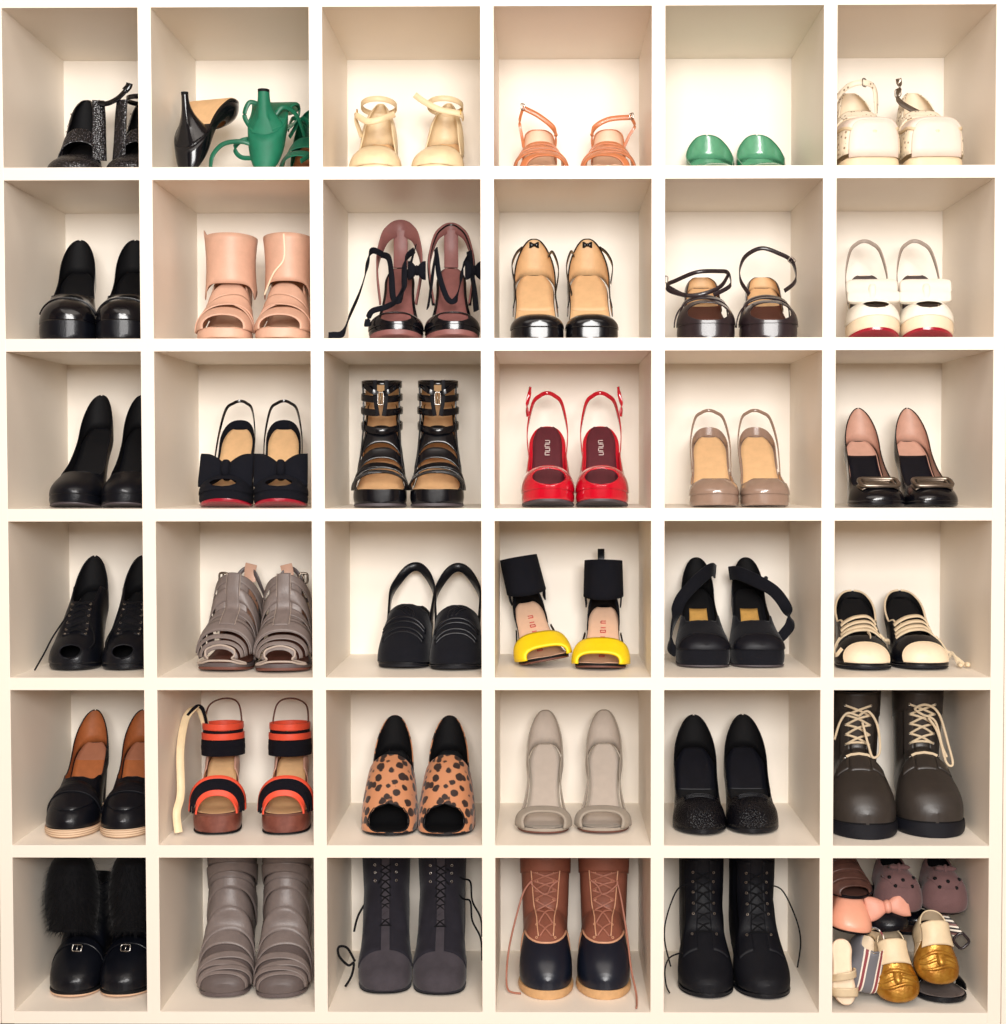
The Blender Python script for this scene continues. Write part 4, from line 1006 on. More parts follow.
def f_4_4(k):
    la = Last(L=18.5, W=4.7, Wh=2.9, h=9.6, p=.7, toe=2.5, ts=.7, n=[(0, 3), (.3, 3), (.6, 2.8), (1, 3)], H=[(0, .7), (.04, 1.1), (.12, 1.9), (.25, 3.2), (.34, 4.0), (.5, 5), (1, 5)])
    patch(la, 'toe_band', [YEL, YEL], lambda t: .06 + .02 * (1 - t * t) , lambda t: .33, -1, 1, o=.3, solid=.45)
    sole(la, BLIN, BRNL); insole(la, NUDE, k=.97); heel(la, BLK, (.5, .5))
    insole(la, GRYST, k=.94, o=.09, s0=.02, s1=.18, name='toe_pad', solid=.02)
    # printed wordmark reading along the footbed
    b = MB(); rr = random.Random(3)
    def P(x, d): q = d / la.L; return Vector((x, d, la.bed(q) + .34))
    for j in range(9):
        d = 7.9 + .86 * j
        b.add(tubem([P(-.45, d), P(.45, d)], .09, k=5))
        if j % 2 == 0: b.add(tubem([P(.45, d), P(.45, d + .4)], .09, k=5)); b.add(tubem([P(-.45, d + .4), P(.45, d + .4)], .08, k=5))
        if j % 3 == 0: b.add(tubem([P(-.45, d), P(-.45, d + .4)], .09, k=5))
    b.build('footbed_print', REDI, recalc=True, merge=0)
    # wide elastic ankle band
    h = la.h; cy = la.L * .80; rows = []
    for i in range(9):
        f = i / 8
        rows.append([((3.5 - .2 * f) * math.sin(q) - .5 * f * (1 if k == 1 else 0), cy - 3.6 * math.cos(q) * 1.0, h + 2.4 + 6.6 * f + .9 * math.cos(q) * (f - .5) + (.0)) for q in [2 * PI * j / 36 for j in range(36)]])
    build('elastic_ankle_band', *gridmesh(rows, False, True), [FAB, BLIN], solid=.25)
    for s in (-1, 1):
        ribbon('side_strap', cr([la.U(.34, .97 * s, .1), la.U(.5, .96 * s, .25), la.U(.68, .97 * s, .3)], 6), .55, .2, PAT)
        ribbon('band_anchor', cr([(3.4 * s, cy - .4, h + 3.2), (3.2 * s, cy + .2, h + .6)], 4), 2.6, .25, FAB, up=(0, 1, 0))
    cover(la, 'heel_cup', [FAB, BLIN], tabf([(.74, .9), (.85, .3), (1, 0)]), s0=.74)
    if k == 2: ribbon('pull_tab', cr([(.6, cy + 3.6, h + 8), (.6, cy + 3.7, h + 9.5), (.6, cy + 3.6, h + 11)], 4), 1.3, .4, PAT, up=(1, 0, 0))
shoe('sandal', 'shoe', 'yellow-banded sandal with wide black ankle elastic, tilted toward the left divider', 'pair of yellow toe-band sandals', (4, 4), -4.3, 10.4, -8, 1, lambda: f_4_4(1), roll=-9, z=.75)
shoe('sandal', 'shoe', 'yellow-banded sandal with wide black ankle elastic, standing straight on the right', 'pair of yellow toe-band sandals', (4, 4), 4.9, 7.2, 5, -1, lambda: f_4_4(2))

def f_4_5(k):
    la = Last(L=18, W=4.9, Wh=3.0, h=12.8, p=3.0, toe=3.2, ts=.3)
    u = pump(la, SUE, BLIN, BLIN, SUE, GRYS, a=[(0, 0), (.34, 0), (.36, .3), (.44, .46), (.6, .62), (.75, .66), (.86, .56), (.94, .42), (1, .28)])
    insole(la, TAN if 0 else mat_gold, k=.55, o=.17, s0=.52, s1=.78, name='insole_patch', solid=.03)
    patch(la, 'toe_cap', [SATN, BLIN], .0, .12, -.98, .98, o=.12, solid=.16)
    h = la.h
    if k == 1:
        q = [(3.3, 14.5, h + 3.5), (2.2, 12, h + 4.0), (-.5, 10.4, h + 2.0), (-3.4, 9.8, h - 1.2), (-4.6, 9, h - 4.4), (-5.4, 7, 6), (-5.6, 5.6, 3.2), (-4.6, 4.6, 2.2)]
    else:
        q = [(-3.6, 14, h + 3.2), (-2.4, 12, h + 3.4), (.6, 10.4, h + 2.2), (4, 9, h + .2), (6.2, 8, h - 3), (6.6, 7, h - 5.6), (5.4, 6.2, 5.6), (4.4, 6, 4.6)]
    ribbon('wrap_strap', cr(q, 8), lambda f: 2.6 - .8 * f, .3, SUE, up=(.1 if k == 1 else -.2, .2, 1))
    if k == 2: build('strap_button', *superball((2.6, 10.0, h + 2.6), (.4, .4, .4), 2, 8, 10), BLK, recalc=True)
mat_gold = mat('golden_tan_patch', (206, 158, 84), rough=.5, var=.2)
shoe('pump', 'shoe', 'black suede platform pump with strap wrapped round its outer side, left one', 'pair of black suede wrap pumps', (4, 5), -5.2, 10.6, 1.5, 1, lambda: f_4_5(1))
shoe('pump', 'shoe', 'black suede platform pump with strap bulging out to the right, right one', 'pair of black suede wrap pumps', (4, 5), 4.6, 10.6, 0, 1, lambda: f_4_5(2))

def f_4_6(k):
    la = Last(L=19, W=4.9, Wh=3.6, h=11.2, p=.9, toe=2.5, ts=.4, s0=.38, H=[(0, 1.2), (.03, 2), (.08, 2.8), (.16, 3.6), (.28, 4.6), (.42, 5.2), (.55, 5.4), (.8, 4), (1, 3)])
    f = tabf([(0, 0), (.28, 0), (.3, .25), (.4, .36), (.6, .5), (.7, .8), (.8, .86), (1, .82)])
    u = cover(la, 'upper', [BLK, BLIN], f, brk=[.28], solid=.2); rim(la, 'topline_binding', LACE, f, .56, .9999, r=.2, parent=u)
    patch(la, 'toe_cap', [CRM, CRM], lambda t: .0, lambda t: .14 - .07 * t * t, -.97, .97, o=.2, solid=.15)
    tube('toe_cap_edge', [la.U(.14 - .07 * t * t, t * .97, .3) for t in [-1 + .1 * i for i in range(21)]], .14, LACE)
    for s in (-1, 1): patch(la, 'lace_facing', [BLK, CRM], lambda t: .3, lambda t: .56, *sorted((s * .3, s * .62)), o=.15, nt=8)
    for q in (.385, .44, .495, .55):
        ribbon('lace', [la.U(q + .015 * math.sin(3 * t), t * .5, .5 - .2 * t * t) for t in [-1 + .1 * i for i in range(21)]], 1.05, .25, LACE, up=(0, 1, .3))
    q = [la.U(.4, .5, .5), la.U(.36, .75, .6), la.U(.28, .95, .5), (5.8, 4.6, 2.6), (6.6, 3.4, .6)] if k == 2 else [la.U(.42, .45, .5), la.U(.4, .7, 1), la.U(.34, .6, 1.1), la.U(.3, .5, .6)]
    ribbon('lace_end', cr(q, 6), .5, .18, LACE)
    if k == 2: ribbon('lace_end', cr([la.U(.33, .5, .5), la.U(.28, .8, .5), (5.8, 5, 2.4), (8.0, 3.2, .4)], 6), .5, .2, LACE); build('lace_tassel', *superball((8.1, 3.0, .7), (.5, .9, .45), 2.2, 8, 10), LACE, recalc=True); build('lace_tassel', *superball((6.8, 3.0, .6), (.45, .9, .4), 2.2, 8, 10), LACE, recalc=True)
    else:
        ribbon('lace_end', cr([la.U(.36, -.5, .5), la.U(.3, -.75, .5), la.U(.2, -.85, .5), la.U(.16, -.6, .4)], 6), .7, .2, LACE)
        ribbon('lace_end', cr([la.U(.33, .1, .5), la.U(.27, .12, .5), la.U(.22, .12, .4)], 6), .5, .2, LACE)
    sole(la, PAT, RUB, ot=.4, ext=.15); insole(la, BLIN); heel(la, BLK, (2.2, 2.0), flare=1)
shoe('lace_up_shoe', 'shoe', 'black and cream lace-up shoe with cream toe cap, left one beside the divider', 'pair of black and cream lace-ups', (4, 6), -6.1, 7.3, 5, 1, lambda: f_4_6(1))
shoe('lace_up_shoe', 'shoe', 'black and cream lace-up shoe with its tasselled lace trailing right', 'pair of black and cream lace-ups', (4, 6), 4.6, 7.8, 0, 1, lambda: f_4_6(2))
# ---------------- row 5
LOAFL = mat('brown_heel_lining', (160, 104, 78), rough=.5)
def f_5_1():
    la = Last(L=20, W=4.7, Wh=3.2, h=13.2, p=1.6, toe=2.1, ts=.2, s0=.36, H=[(0, 1.2), (.03, 2.2), (.08, 3.1), (.16, 4.1), (.28, 5.4), (.42, 6.6), (.58, 7), (.8, 7), (1, 6.4)])
    u = pump(la, BLK, TAND, TAND, BLKM, None, lo=.55, hi=.7, a=[(0, 0), (.44, 0), (.455, .3), (.52, .5), (.65, .7), (.78, .68), (.87, .58), (.94, .46), (1, .3)], rm=BLK, hl=None)
    insole(la, LOAFL, k=.9, o=.17, s0=.85, s1=.985, name='heel_pad', solid=.03)
    patch(la, 'penny_strap', [BLKM, BLIN], lambda t: .33 - .07 * (1 - t * t), lambda t: .40 - .065 * (1 - t * t), -.9, .9, o=.25, solid=.25)
    patch(la, 'apron', [BLK, BLIN], lambda t: .06 + .16 * abs(t / .55) ** 3, lambda t: .4 - .02 * t * t, -.55, .55, o=.14, solid=.16)
    slab(la, 'striped_welt', CORK, lambda q: la.zb(q) + 1.45 if q < .5 else la.bed(q), la.zb, 1.0, s1=.55, ext=.25)
    heel(la, BLK, (2.0, 1.9), top=.7, flare=1.0)
for i, (X, Y, yw, tx) in enumerate(((-4.0, 3.9, -1.5, 'left one of its pair'), (6.2, 4.1, -5, 'cut off by the divider'))):
    shoe('loafer', 'shoe', 'black heeled penny loafer, cognac lining, striped welt, ' + tx, 'pair of black heeled loafers', (5, 1), X, Y, yw, 1 - 2 * i, f_5_1)

def f_5_2(k):
    la = Last(L=17.5, W=4.4, Wh=3.0, h=11.2, p=3.6, toe=2.8, ts=.2, H=[(0, 1.6), (.04, 2.8), (.1, 4), (.25, 5), (.5, 5), (1, 5)])
    def hoop(nm, q, o, w, m, lift=0):
        R = [la.U(q, t, o) for t in [-1 + .08 * i for i in range(26)]]
        return ribbon(nm, R, w, .3, m, up=(0, .55, .8))
    hoop('coral_toe_strap', .06, .35, 1.1, CORAL); hoop('elastic_toe_strap', .12, .4, 1.5, ELAS); hoop('elastic_toe_strap', .17, .6, 1.2, ELAS); hoop('coral_toe_strap', .225, .7, 1.2, CORAL)
    h = la.h; cy = la.L * .78
    for nm, z, w, m, rx in (('elastic_ankle_band', h + 1.0, 1.0, ELAS, 3.8), ('elastic_ankle_band', h + 1.95, 1.0, ELAS, 3.85), ('elastic_ankle_band', h + 2.9, 1.0, ELAS, 3.8), ('coral_ankle_strap', h + 4.1, 1.2, CORAL, 3.75), ('coral_ankle_strap', h + 5.9, 1.2, CORAL, 3.6)):
        loop(nm, (.2, cy, z), rx, 3.9, m, wid=w, th=.35, tilt=-.3)
    loop('elastic_ankle_band', (.2, cy, h + 5.0), 3.5, 3.8, ELAS, wid=.8, th=.3)
    cover(la, 'heel_cup', [BRNL, TAN], tabf([(.6, .97), (.8, .6), (1, .3)]), s0=.6)
    for s in (-1, 1): patch(la, 'ankle_lining', [PINKL, PINKL], .6, .82, *sorted((s * .5, s * .98)), nt=6)
    tube('back_cord', cr([(-3.2, cy, h + 6), (-2.6, cy + 2.6, h + 9.2), (.2, cy + 3.4, h + 10.4), (2.8, cy + 2.8, h + 9.4), (3.6, cy + 1, h + 5), (3.7, cy, h + 1)], 7), .16, BRNL)
    if k == 1:
        ribbon('loose_strap', cr([(-3.0, cy - .4, h + 6.2), (-3.8, cy - 1, h + 9), (-5.0, cy - 2, h + 9.4), (-6.2, cy - 4, h + 7.6), (-6.6, 6, h + 3), (-6.2, 3, 7), (-6.7, 1.2, 4), (-6.3, .4, .6)], 8), 1.4, .25, BEIGE, up=(1, .2, 0))
        ribbon('loose_strap_elastic', cr([(-2.4, cy - 2.4, h + 6.0), (-3.3, cy - 1.6, h + 9.2), (-4.4, cy - 2, h + 9.8), (-5.8, cy - 3.4, h + 8.4)], 8), .7, .22, ELAS, up=(0, 0, 1))
    sole(la, WOOD, BLIN, name='wooden_platform'); insole(la, TAN, k=.9); heel(la, WOOD, (2.2, 2.2), top=.62, flare=.9)
    slab(la, 'footbed_edge', BRNL, lambda q: la.bed(q) + .02, lambda q: la.bed(q) - .35, 1.0, ext=.08)
shoe('sandal', 'shoe', 'coral and black elastic platform sandal with beige strap hanging down beside it', 'pair of coral banded sandals', (5, 2), -5.4, 6.3, -7, 1, lambda: f_5_2(1))
shoe('sandal', 'shoe', 'coral and black elastic platform sandal on the right of its pair', 'pair of coral banded sandals', (5, 2), 7.2, 6.3, -5, -1, lambda: f_5_2(2))

def f_5_3():
    la = Last(L=18, W=5.0, Wh=3.6, h=11.8, p=.5, toe=2.5, ts=.3, waist=-.35, H=[(0, 2.2), (.03, 3.0), (.08, 4.0), (.16, 5.6), (.28, 8.2), (.42, 10.6), (.55, 10.4), (.7, 8.4), (1, 7.4)])
    f = tabf([(0, 0), (.50, 0), (.515, .35), (.56, .6), (.66, .95)])
    cover(la, 'leopard_vamp', [LEO, BLIN], peep_a(f, .975, .12), s1=.66, brk=[.12, .5], solid=.22)
    cover(la, 'heel_flap', [LEO, BLIN], (lambda z: lambda q: max(z(q), 1 - (q - .6) / .1))(ztop(la, 1.1)), s0=.62, solid=.2)
    insole(la, BLIN); sole(la, BLK); heel(la, BLK, (.9, .9))
    pts = [la.U(.12 * i / 12, -.975 * math.sqrt(1 - (i / 12) ** 2), .14) for i in range(13)] + [la.U(.12 * i / 12, .975 * math.sqrt(1 - (i / 12) ** 2), .14) for i in reversed(range(12))]
    tube('toe_opening_binding', pts, .16, BLIN, k=6)
for i, (X, Y, yw, tx) in enumerate(((-3.6, 5.3, -1, 'left'), (6.6, 5.0, -1, 'right'))):
    shoe('ankle_boot', 'shoe', 'leopard print open-toe heeled bootie with black lining, %s of its pair' % tx, 'pair of leopard booties', (5, 3), X, Y, yw, 1 - 2 * i, f_5_3)

def f_5_4():
    la = Last(L=19, W=4.8, Wh=3.1, h=12.6, p=.8, toe=2.5, ts=.4, waist=.9, n=[(0, 3), (.3, 2.8), (.65, 2.6), (1, 3.2)], H=[(0, 1.3), (.04, 2.0), (.12, 2.5), (.22, 2.8), (.4, 4.2), (.6, 6), (.8, 7), (1, 6.6)])
    patch(la, 'toe_band', [STOND, STON], lambda t: .05 + .05 * (1 - t * t), lambda t: .215 + .015 * (1 - t * t), o=.2, solid=.4)
    f = mixtop(la, [(.3, .985), (.45, .93), (.6, .84), (.75, .7), (.9, .48), (1, .34)], 1., .5, .75)
    cover(la, 'heel_counter', [STON, STON], f, s0=.3, solid=.16, o=.22); rim(la, 'topline_binding', STOND, f, .3, .9999, r=.14, o=.3)
    sole(la, STOND, BRNL); insole(la, STON, k=.86); heel(la, STON, (.5, .5))
    insole(la, STOND, k=.9, o=.16, s0=.02, s1=.16, name='toe_pad', solid=.02)
for i, (X, Y, yw, tx) in enumerate(((-5.3, 6.4, 2, 'left'), (5.5, 6.8, 3, 'right'))):
    shoe('pump', 'shoe', 'stone suede open-toe pump with broad toe band, %s of its pair' % tx, 'pair of stone suede pumps', (5, 4), X, Y, yw, 1 - 2 * i, f_5_4)

def f_5_5():
    la = Last(L=19.5, W=4.8, Wh=3.9, h=12, p=.9, toe=2.0, ts=.4, s0=.36, H=[(0, 1.2), (.03, 2.2), (.08, 3.2), (.16, 4.2), (.28, 5), (.42, 5.8), (.6, 7), (.8, 7.2), (1, 6.6)])
    pump(la, CRK, BLIN, BLIN, BLK, None, a=[(0, 0), (.31, 0), (.325, .3), (.36, .5), (.45, .62), (.6, .74), (.75, .70), (.86, .6), (.94, .46), (1, .3)], rm=BLK)
    for q in (.25, .275, .3): tube('vamp_cord', [la.U(q, t * .35, .2) for t in [-1 + .2 * i for i in range(11)]], .1, BLK, k=6)
    insole(la, SATN, k=.9, o=.17, s0=.66, s1=.975, name='heel_pad', solid=.02)
for i, (X, Y, yw, tx) in enumerate(((-6.2, 5.8, 2, 'left one by the divider'), (3.4, 6.3, 1, 'right one'))):
    shoe('pump', 'shoe', 'black textured-leather pump with almond toe and dark insole, ' + tx, 'pair of black textured pumps', (5, 5), X, Y, yw, 1 - 2 * i, f_5_5)

def lacing(bt, us, tw, m, r=.2, off=.4):
    b = MB()
    for i in range(len(us) - 1):
        for s in (1, -1):
            a, c = bt.U(us[i], -tw * s, off - .1), bt.U(us[i + 1], tw * s, off - .1)
            mid = bt.U((us[i] + us[i + 1]) / 2, 0, off + (.2 if s > 0 else .05))
            b.add(tubem(cr([a, mid, c], 5), r, k=6))
    b.add(tubem([bt.U(us[0], tw * t, off) for t in (-1, -.5, 0, .5, 1)], r, k=6))
    return b.build('lacing', m, recalc=True, merge=0)

def f_5_6(k):
    la = Last(L=21.5, W=5.9, Wh=3.2, h=3.0, p=1.8, toe=2.2, ts=.3, s0=.5, sb=.26)
    bt = Boot(la, ht=21, Hs=[(0, 2.2), (.02, 3.4), (.05, 4.6), (.1, 5.8), (.2, 7.2), (.3, 8.6), (.42, 10.6)], wa=3.8, wt=4.3, fy=.54)
    bt.skin('boot_upper', [OLV, BLIN])
    slab(la, 'lug_sole', RUB, lambda q: la.bed(q) + .5, lambda q: 0 if q < .42 or q > .62 else .6, 1.0, ext=.35, brk=[.42, .62])
    slab(la, 'welt', BLIN, lambda q: la.bed(q) + .75, lambda q: la.bed(q) + .35, 1.0, ext=.15)
    bt.skin('tongue', [OLV, OLV], u0=.5, u1=.93, o=.12, t0=-.1, t1=.1, nt=6, nu=20)
    for s in (-1, 1): bt.skin('lace_facing', [OLV, OLV], u0=.52, u1=.96, o=.1, t0=min(.1 * s, .26 * s), t1=max(.1 * s, .26 * s), nt=6, nu=24, solid=.22)
    us = bt.uz(12.6, 21.5, 6)
    eyelets(bt.U, us, .15, SILV, off=.42, r=.26)
    ribbon('lace_bar', [bt.U(us[0], t * .13, .5) for t in (-1, -.6, 0, .6, 1)], .45, .25, LACE, up=(0, 0, 1))
    lacing(bt, us[1:], .15, LACE, r=.23, off=.5)
    s = 1 if k == 1 else 1
    top = bt.U(.91, 0, 1.0)
    tube('lace_bow', cr([top, top + Vector((1.6, -.6, 1.0)), top + Vector((3.2, -1.0, -1.4)), top + Vector((3.6, -1.6, -6)), top + Vector((2.4, -1.6, -7.2)), top + Vector((1.6, -1.2, -5)), top + Vector((.6, -.6, -1))] if k == 1 else
         [top, top + Vector((-1.6, -.5, 1.2)), top + Vector((.4, -.8, 2.0)), top + Vector((2.6, -1, .4)), top + Vector((4.2, -1.4, -5)), top + Vector((5, -1.6, -8.6)), top + Vector((3.8, -1.6, -8.2)), top + Vector((2.4, -1, -3)), top + Vector((.8, -.6, -.4))], 7), .24, LACE)
    if k == 1: tube('lace_end', cr([top, top + Vector((-2, -.5, .6)), top + Vector((-3.4, -.8, -1)), top + Vector((-4.4, -1, -4.2))], 6), .22, LACE)
    else: tube('lace_end', cr([top, top + Vector((2.0, -.8, -1)), top + Vector((3.2, -1.2, -5.4)), top + Vector((4, -1.4, -7.4))], 6), .22, LACE)
    bt.band('collar', [OLV, BLIN], .965, .06, o=.18)
shoe('ankle_boot', 'shoe', 'dark brown combat boot with cream laces, left one against the divider', 'pair of dark brown combat boots', (5, 6), -6.8, 4.0, 6, 1, lambda: f_5_6(1))
shoe('ankle_boot', 'shoe', 'dark brown combat boot with cream laces looping to the right', 'pair of dark brown combat boots', (5, 6), 5.5, 5.1, 4, -1 if 0 else 1, lambda: f_5_6(2))

# ---------------- row 6
def f_6_1(k):
    la = Last(L=19, W=4.7, Wh=3.3, h=5.5, p=.9, toe=2.3, ts=.4)
    bt = Boot(la, ht=12, Hs=[(0, 1.6), (.03, 2.6), (.08, 3.5), (.16, 4.8), (.28, 6.6), (.42, 8.6)], wa=3.9, wt=4.0, fy=.5)
    bt.skin('boot_upper', [BLK, BLIN]); sole(la, BLIN, TSOL, ot=.35, ext=.1); heel(la, BLK, (2.2, 2.2), flare=1)
    bt.band('instep_strap', [BLK, BLIN], .52, .06, -.45, .45, o=.15)
    p = bt.U(.45, .0, .5); buckle(p + Vector((.2, -.2, 0)), 1.7, 1.2, SILV, uz=(0, .5, .85), r=.16)
    # fur cuff: a fat shaggy ring slumped forward over the instep
    b = MB(); rr = random.Random(5 + k); rows = []
    cx, rx, ry, cy = (-.8, 4.7, 5.0, 5.6) if k == 0 else (-.8, 4.1, 5.0, 5.6)
    def fp(f, q, e=0): R = .62 + .38 * math.sin(PI * min(1, f * .9 + .1)) ** .6; return Vector((cx + (rx * R + e) * math.cos(q), cy + (ry * R + e) * math.sin(q), 10.2 + 13.6 * f - 1.2 * math.sin(q) * (1 - f)))
    for i in range(19): rows.append([fp(i / 18, 2 * PI * j / 40) for j in range(40)])
    vf = gridmesh(rows, False, True); b.add((vf[0], vf[1] + [tuple(range(40)), tuple(range(18 * 40, 19 * 40))]))
    for i in range(2600):
        f = rr.random(); q = rr.random() * 2 * PI; c = fp(f, q); n = Vector((math.cos(q), math.sin(q), 0)); t = Vector((-n.y, n.x, 0))
        d = (n * (.5 + .5 * rr.random()) + Vector((rr.gauss(0, .3), rr.gauss(0, .3), -.5 - .9 * rr.random())))
        w = .09; b.add(([c - t * w - n * .3, c + t * w - n * .3, c + d], [(0, 1, 2)]))
    b.build('fur_cuff', FUR, merge=0)
for i, (X, Y, yw, tx) in enumerate(((-4.6, 5.6, -1, 'left of its pair'), (5.2, 5.7, -1, 'cut off by the divider'))):
    shoe('ankle_boot', 'shoe', 'black boot with thick fur cuff and silver buckle, ' + tx, 'pair of black fur-cuff boots', (6, 1), X, Y, yw, 1 - 2 * i, lambda: f_6_1(i))

GREYD = mat('dark_grey_leather', (92, 81, 79), rough=.5)
def f_6_2():
    la = Last(L=21, W=4.8, Wh=3.3, h=7.5, p=.8, toe=3.2, ts=.3)
    bt = Boot(la, ht=17, Hs=[(0, 1.6), (.03, 2.4), (.08, 3.2), (.16, 4.4), (.28, 6.4), (.42, 9)], wa=3.8, wt=4.2, fy=.5)
    bt.skin('boot_upper', [GREYD, GREYD])
    for j, (u, w) in enumerate(((.30, .06), (.355, .06), (.41, .06), (.465, .06))):
        bt.band('foot_strap', [GRYST, GREY], u, w * .8, -.52, .52, o=.2 + .14 * (j % 2), arch=-.05, skew=.05 if j % 2 else -.05, solid=.22)
    for j, u in enumerate((.53, .60, .675, .745, .81, .865, .92)):
        bt.band('shaft_strap', [GRYST, GREY], u, (.085, .085, .085, .075, .066, .06, .06)[j], -.7, .7, o=.2 + .22 * (j % 2), skew=.024 if j % 2 else -.024, solid=.3)
        p = bt.U(u, .42, .4)
        build('strap_stud', *superball(p, (.22, .22, .22), 2, 6, 8), PEWT, recalc=True)
    sole(la, GREY); heel(la, GREY, (2, 2), flare=1)
for i, (X, Y, yw, tx) in enumerate(((-4.0, 5.8, -5, 'left'), (6.4, 5.5, -6, 'right'))):
    shoe('ankle_boot', 'shoe', 'grey leather boot wrapped in overlapping straps, %s of its pair' % tx, 'pair of grey strapped boots', (6, 2), X, Y, yw, 1 - 2 * i, f_6_2)

def f_6_3(k):
    la = Last(L=20, W=4.9, Wh=3.4, h=8, p=.6, toe=2.8, ts=.3)
    bt = Boot(la, ht=17, Hs=[(0, 1.6), (.03, 2.4), (.08, 3.2), (.16, 4.4), (.28, 6.6), (.42, 9.4)], wa=4.1, wt=4.4, fy=.5)
    bt.skin('boot_upper', [GSUE, BLIN])
    bt.skin('toe_seam', [GSUE, GSUE], u0=.06, u1=.1, o=.05, t0=-.2, t1=.2, nt=8, nu=4, solid=.08)
    for s in (-1, 1): bt.skin('lace_facing', [GSUED, GSUED], u0=.44, u1=.97, o=.1, t0=min(.04 * s, .44 * s), t1=max(.04 * s, .44 * s), nt=10, nu=26, solid=.2)
    us = bt.uz(9.5, 20.5, 9)
    lacing(bt, us, .06, BLACE, r=.13, off=.4)
    eyelets(bt.U, us[6:], .13, SILV, off=.38, r=.22)
    if k == 0:
        p = bt.U(.70, -.42, .5)
        tube('lace_end', cr([bt.U(.72, -.06, .5), p, p + Vector((-.9, -1.2, -1.6)), p + Vector((-1.4, -2.4, -3.6))], 6), .2, BLACE)
        c = Vector((-5.3, 3.4, 5))
        tube('lace_loop', cr([c, c + Vector((-1.4, .2, 2.4)), c + Vector((-2.9, .2, 2.6)), c + Vector((-2.8, 0, 1)), c + Vector((-1.2, -.2, -.6)), c + Vector((-.2, -.2, -.2)), c + Vector((-.6, -.6, -2.4)), c + Vector((-1.7, -1, -4.2))], 7), .22, BLACE)
    else:
        for dz in (0, -5):
            p = bt.U(.80 + dz * .02, .3, .5)
            tube('lace_end', cr([bt.U(.82 + dz * .02, .06, .5), p, p + Vector((1.6, -1, -.4)), p + Vector((2.0, -2, -3.6)), p + Vector((3.6, -3.4, -6.4)), p + Vector((3.9, -4.4, -9.5 if dz == 0 else -10.2))], 7), .17, BLACE)
    sole(la, GSUED, BLIN, ot=.25); heel(la, GSUED, (2.2, 2.2), flare=1)
shoe('ankle_boot', 'shoe', 'charcoal suede lace-up boot with lace looped at its left, left of its pair', 'pair of charcoal suede boots', (6, 3), -4.5, 7.6, -4, 1, lambda: f_6_3(0))
shoe('ankle_boot', 'shoe', 'charcoal suede lace-up boot with laces trailing right, right of its pair', 'pair of charcoal suede boots', (6, 3), 4.9, 7.0, 0, 1, lambda: f_6_3(1))

def f_6_4(k):
    la = Last(L=21, W=4.8, Wh=3.6, h=2.4, p=1.1, toe=2.2, ts=.3, s0=.5)
    bt = Boot(la, ht=20.5, Hs=[(0, 1.8), (.02, 2.8), (.05, 3.8), (.1, 5), (.2, 6.8), (.3, 8.6), (.42, 10.6)], wa=4.2, wt=4.6, fy=.52)
    bt.skin('rubber_shell', [DUKN, BLIN], u1=.6, edge=lambda t: .425 + .2 * min(1, (abs(t) / .32)) ** 2.3)
    bt.skin('leather_shaft', [DUKB, BLIN], u0=.36, u1=.985, o=-.12)
    tube('shell_piping', [bt.U(.425 + .2 * min(1, (abs(t) / .32)) ** 2.3, t, .22) for t in [-.75 + .05 * i for i in range(31)]], .2, PIPE)
    slab(la, 'gum_sole', GUM, lambda q: la.bed(q) + .25, lambda q: 0, 1.0, ext=.28)
    for s in (-1, 1): tube('facing_piping', [bt.U(.47 + .47 * i / 16, s * (.075 + .1 * (i / 16)), .25) for i in range(17)], .13, PIPE)
    us = bt.uz(9.2, 19.5, 7)
    b = MB()
    for i in range(len(us) - 1):
        for s in (1, -1):
            w0, w1 = .06 + .1 * max(0, us[i] - .47) / .47, .06 + .1 * max(0, us[i + 1] - .47) / .47
            b.add(tubem(cr([bt.U(us[i], -w0 * s, .2), bt.U((us[i] + us[i + 1]) / 2, 0, .4 + .1 * s), bt.U(us[i + 1], w1 * s, .2)], 4), .17, k=6))
    b.build('lacing', DUKL, recalc=True, merge=0)
    eyelets(bt.U, us, .1, PIPE, off=.15, r=.2)
    top = bt.U(.9, -.16 if k == 0 else .16, .3); s = -1 if k == 0 else 1
    P = [top, top + Vector((1.6 * s, -1, -2)), top + Vector((3.2 * s, -3, -7)), top + Vector((4.2 * s, -6, -11)), Vector((top.x + 4.6 * s, 5, 2.5)), Vector((top.x + 4.2 * s, 3, .5)), Vector((top.x + 2.0 * s, 2.0, .3))] if k == 0 else \
        [top, top + Vector((.8, -1, -3)), top + Vector((1.9, -4, -9)), Vector((top.x + 2.6, 4, 4)), Vector((top.x + 3.4, .6, 1.2)), Vector((top.x + 3.5, -2.2, .3)), Vector((top.x + 3.4, -4.4, .3))]
    tube('lace_end', cr(P, 7), .18, DUKL)
    q = bt.U(.9, .16 if k == 0 else -.16, .3)
    tube('lace_bow', cr([q, q + Vector((-1.4 * -s, -.5, -1)), bt.U(.84, 0, .8), top + Vector((0, -.3, -.8)), top], 6), .17, DUKL)
    bt.band('collar', [DUKB, BLIN], .96, .05, o=.1)
shoe('ankle_boot', 'shoe', 'navy rubber and brown leather duck boot, lace curling down its left side', 'pair of navy and brown duck boots', (6, 4), -4.7, 5.7, 0, 1, lambda: f_6_4(0))
shoe('ankle_boot', 'shoe', 'navy rubber and brown leather duck boot, lace falling along its right side', 'pair of navy and brown duck boots', (6, 4), 5.4, 5.8, 3, 1, lambda: f_6_4(1))

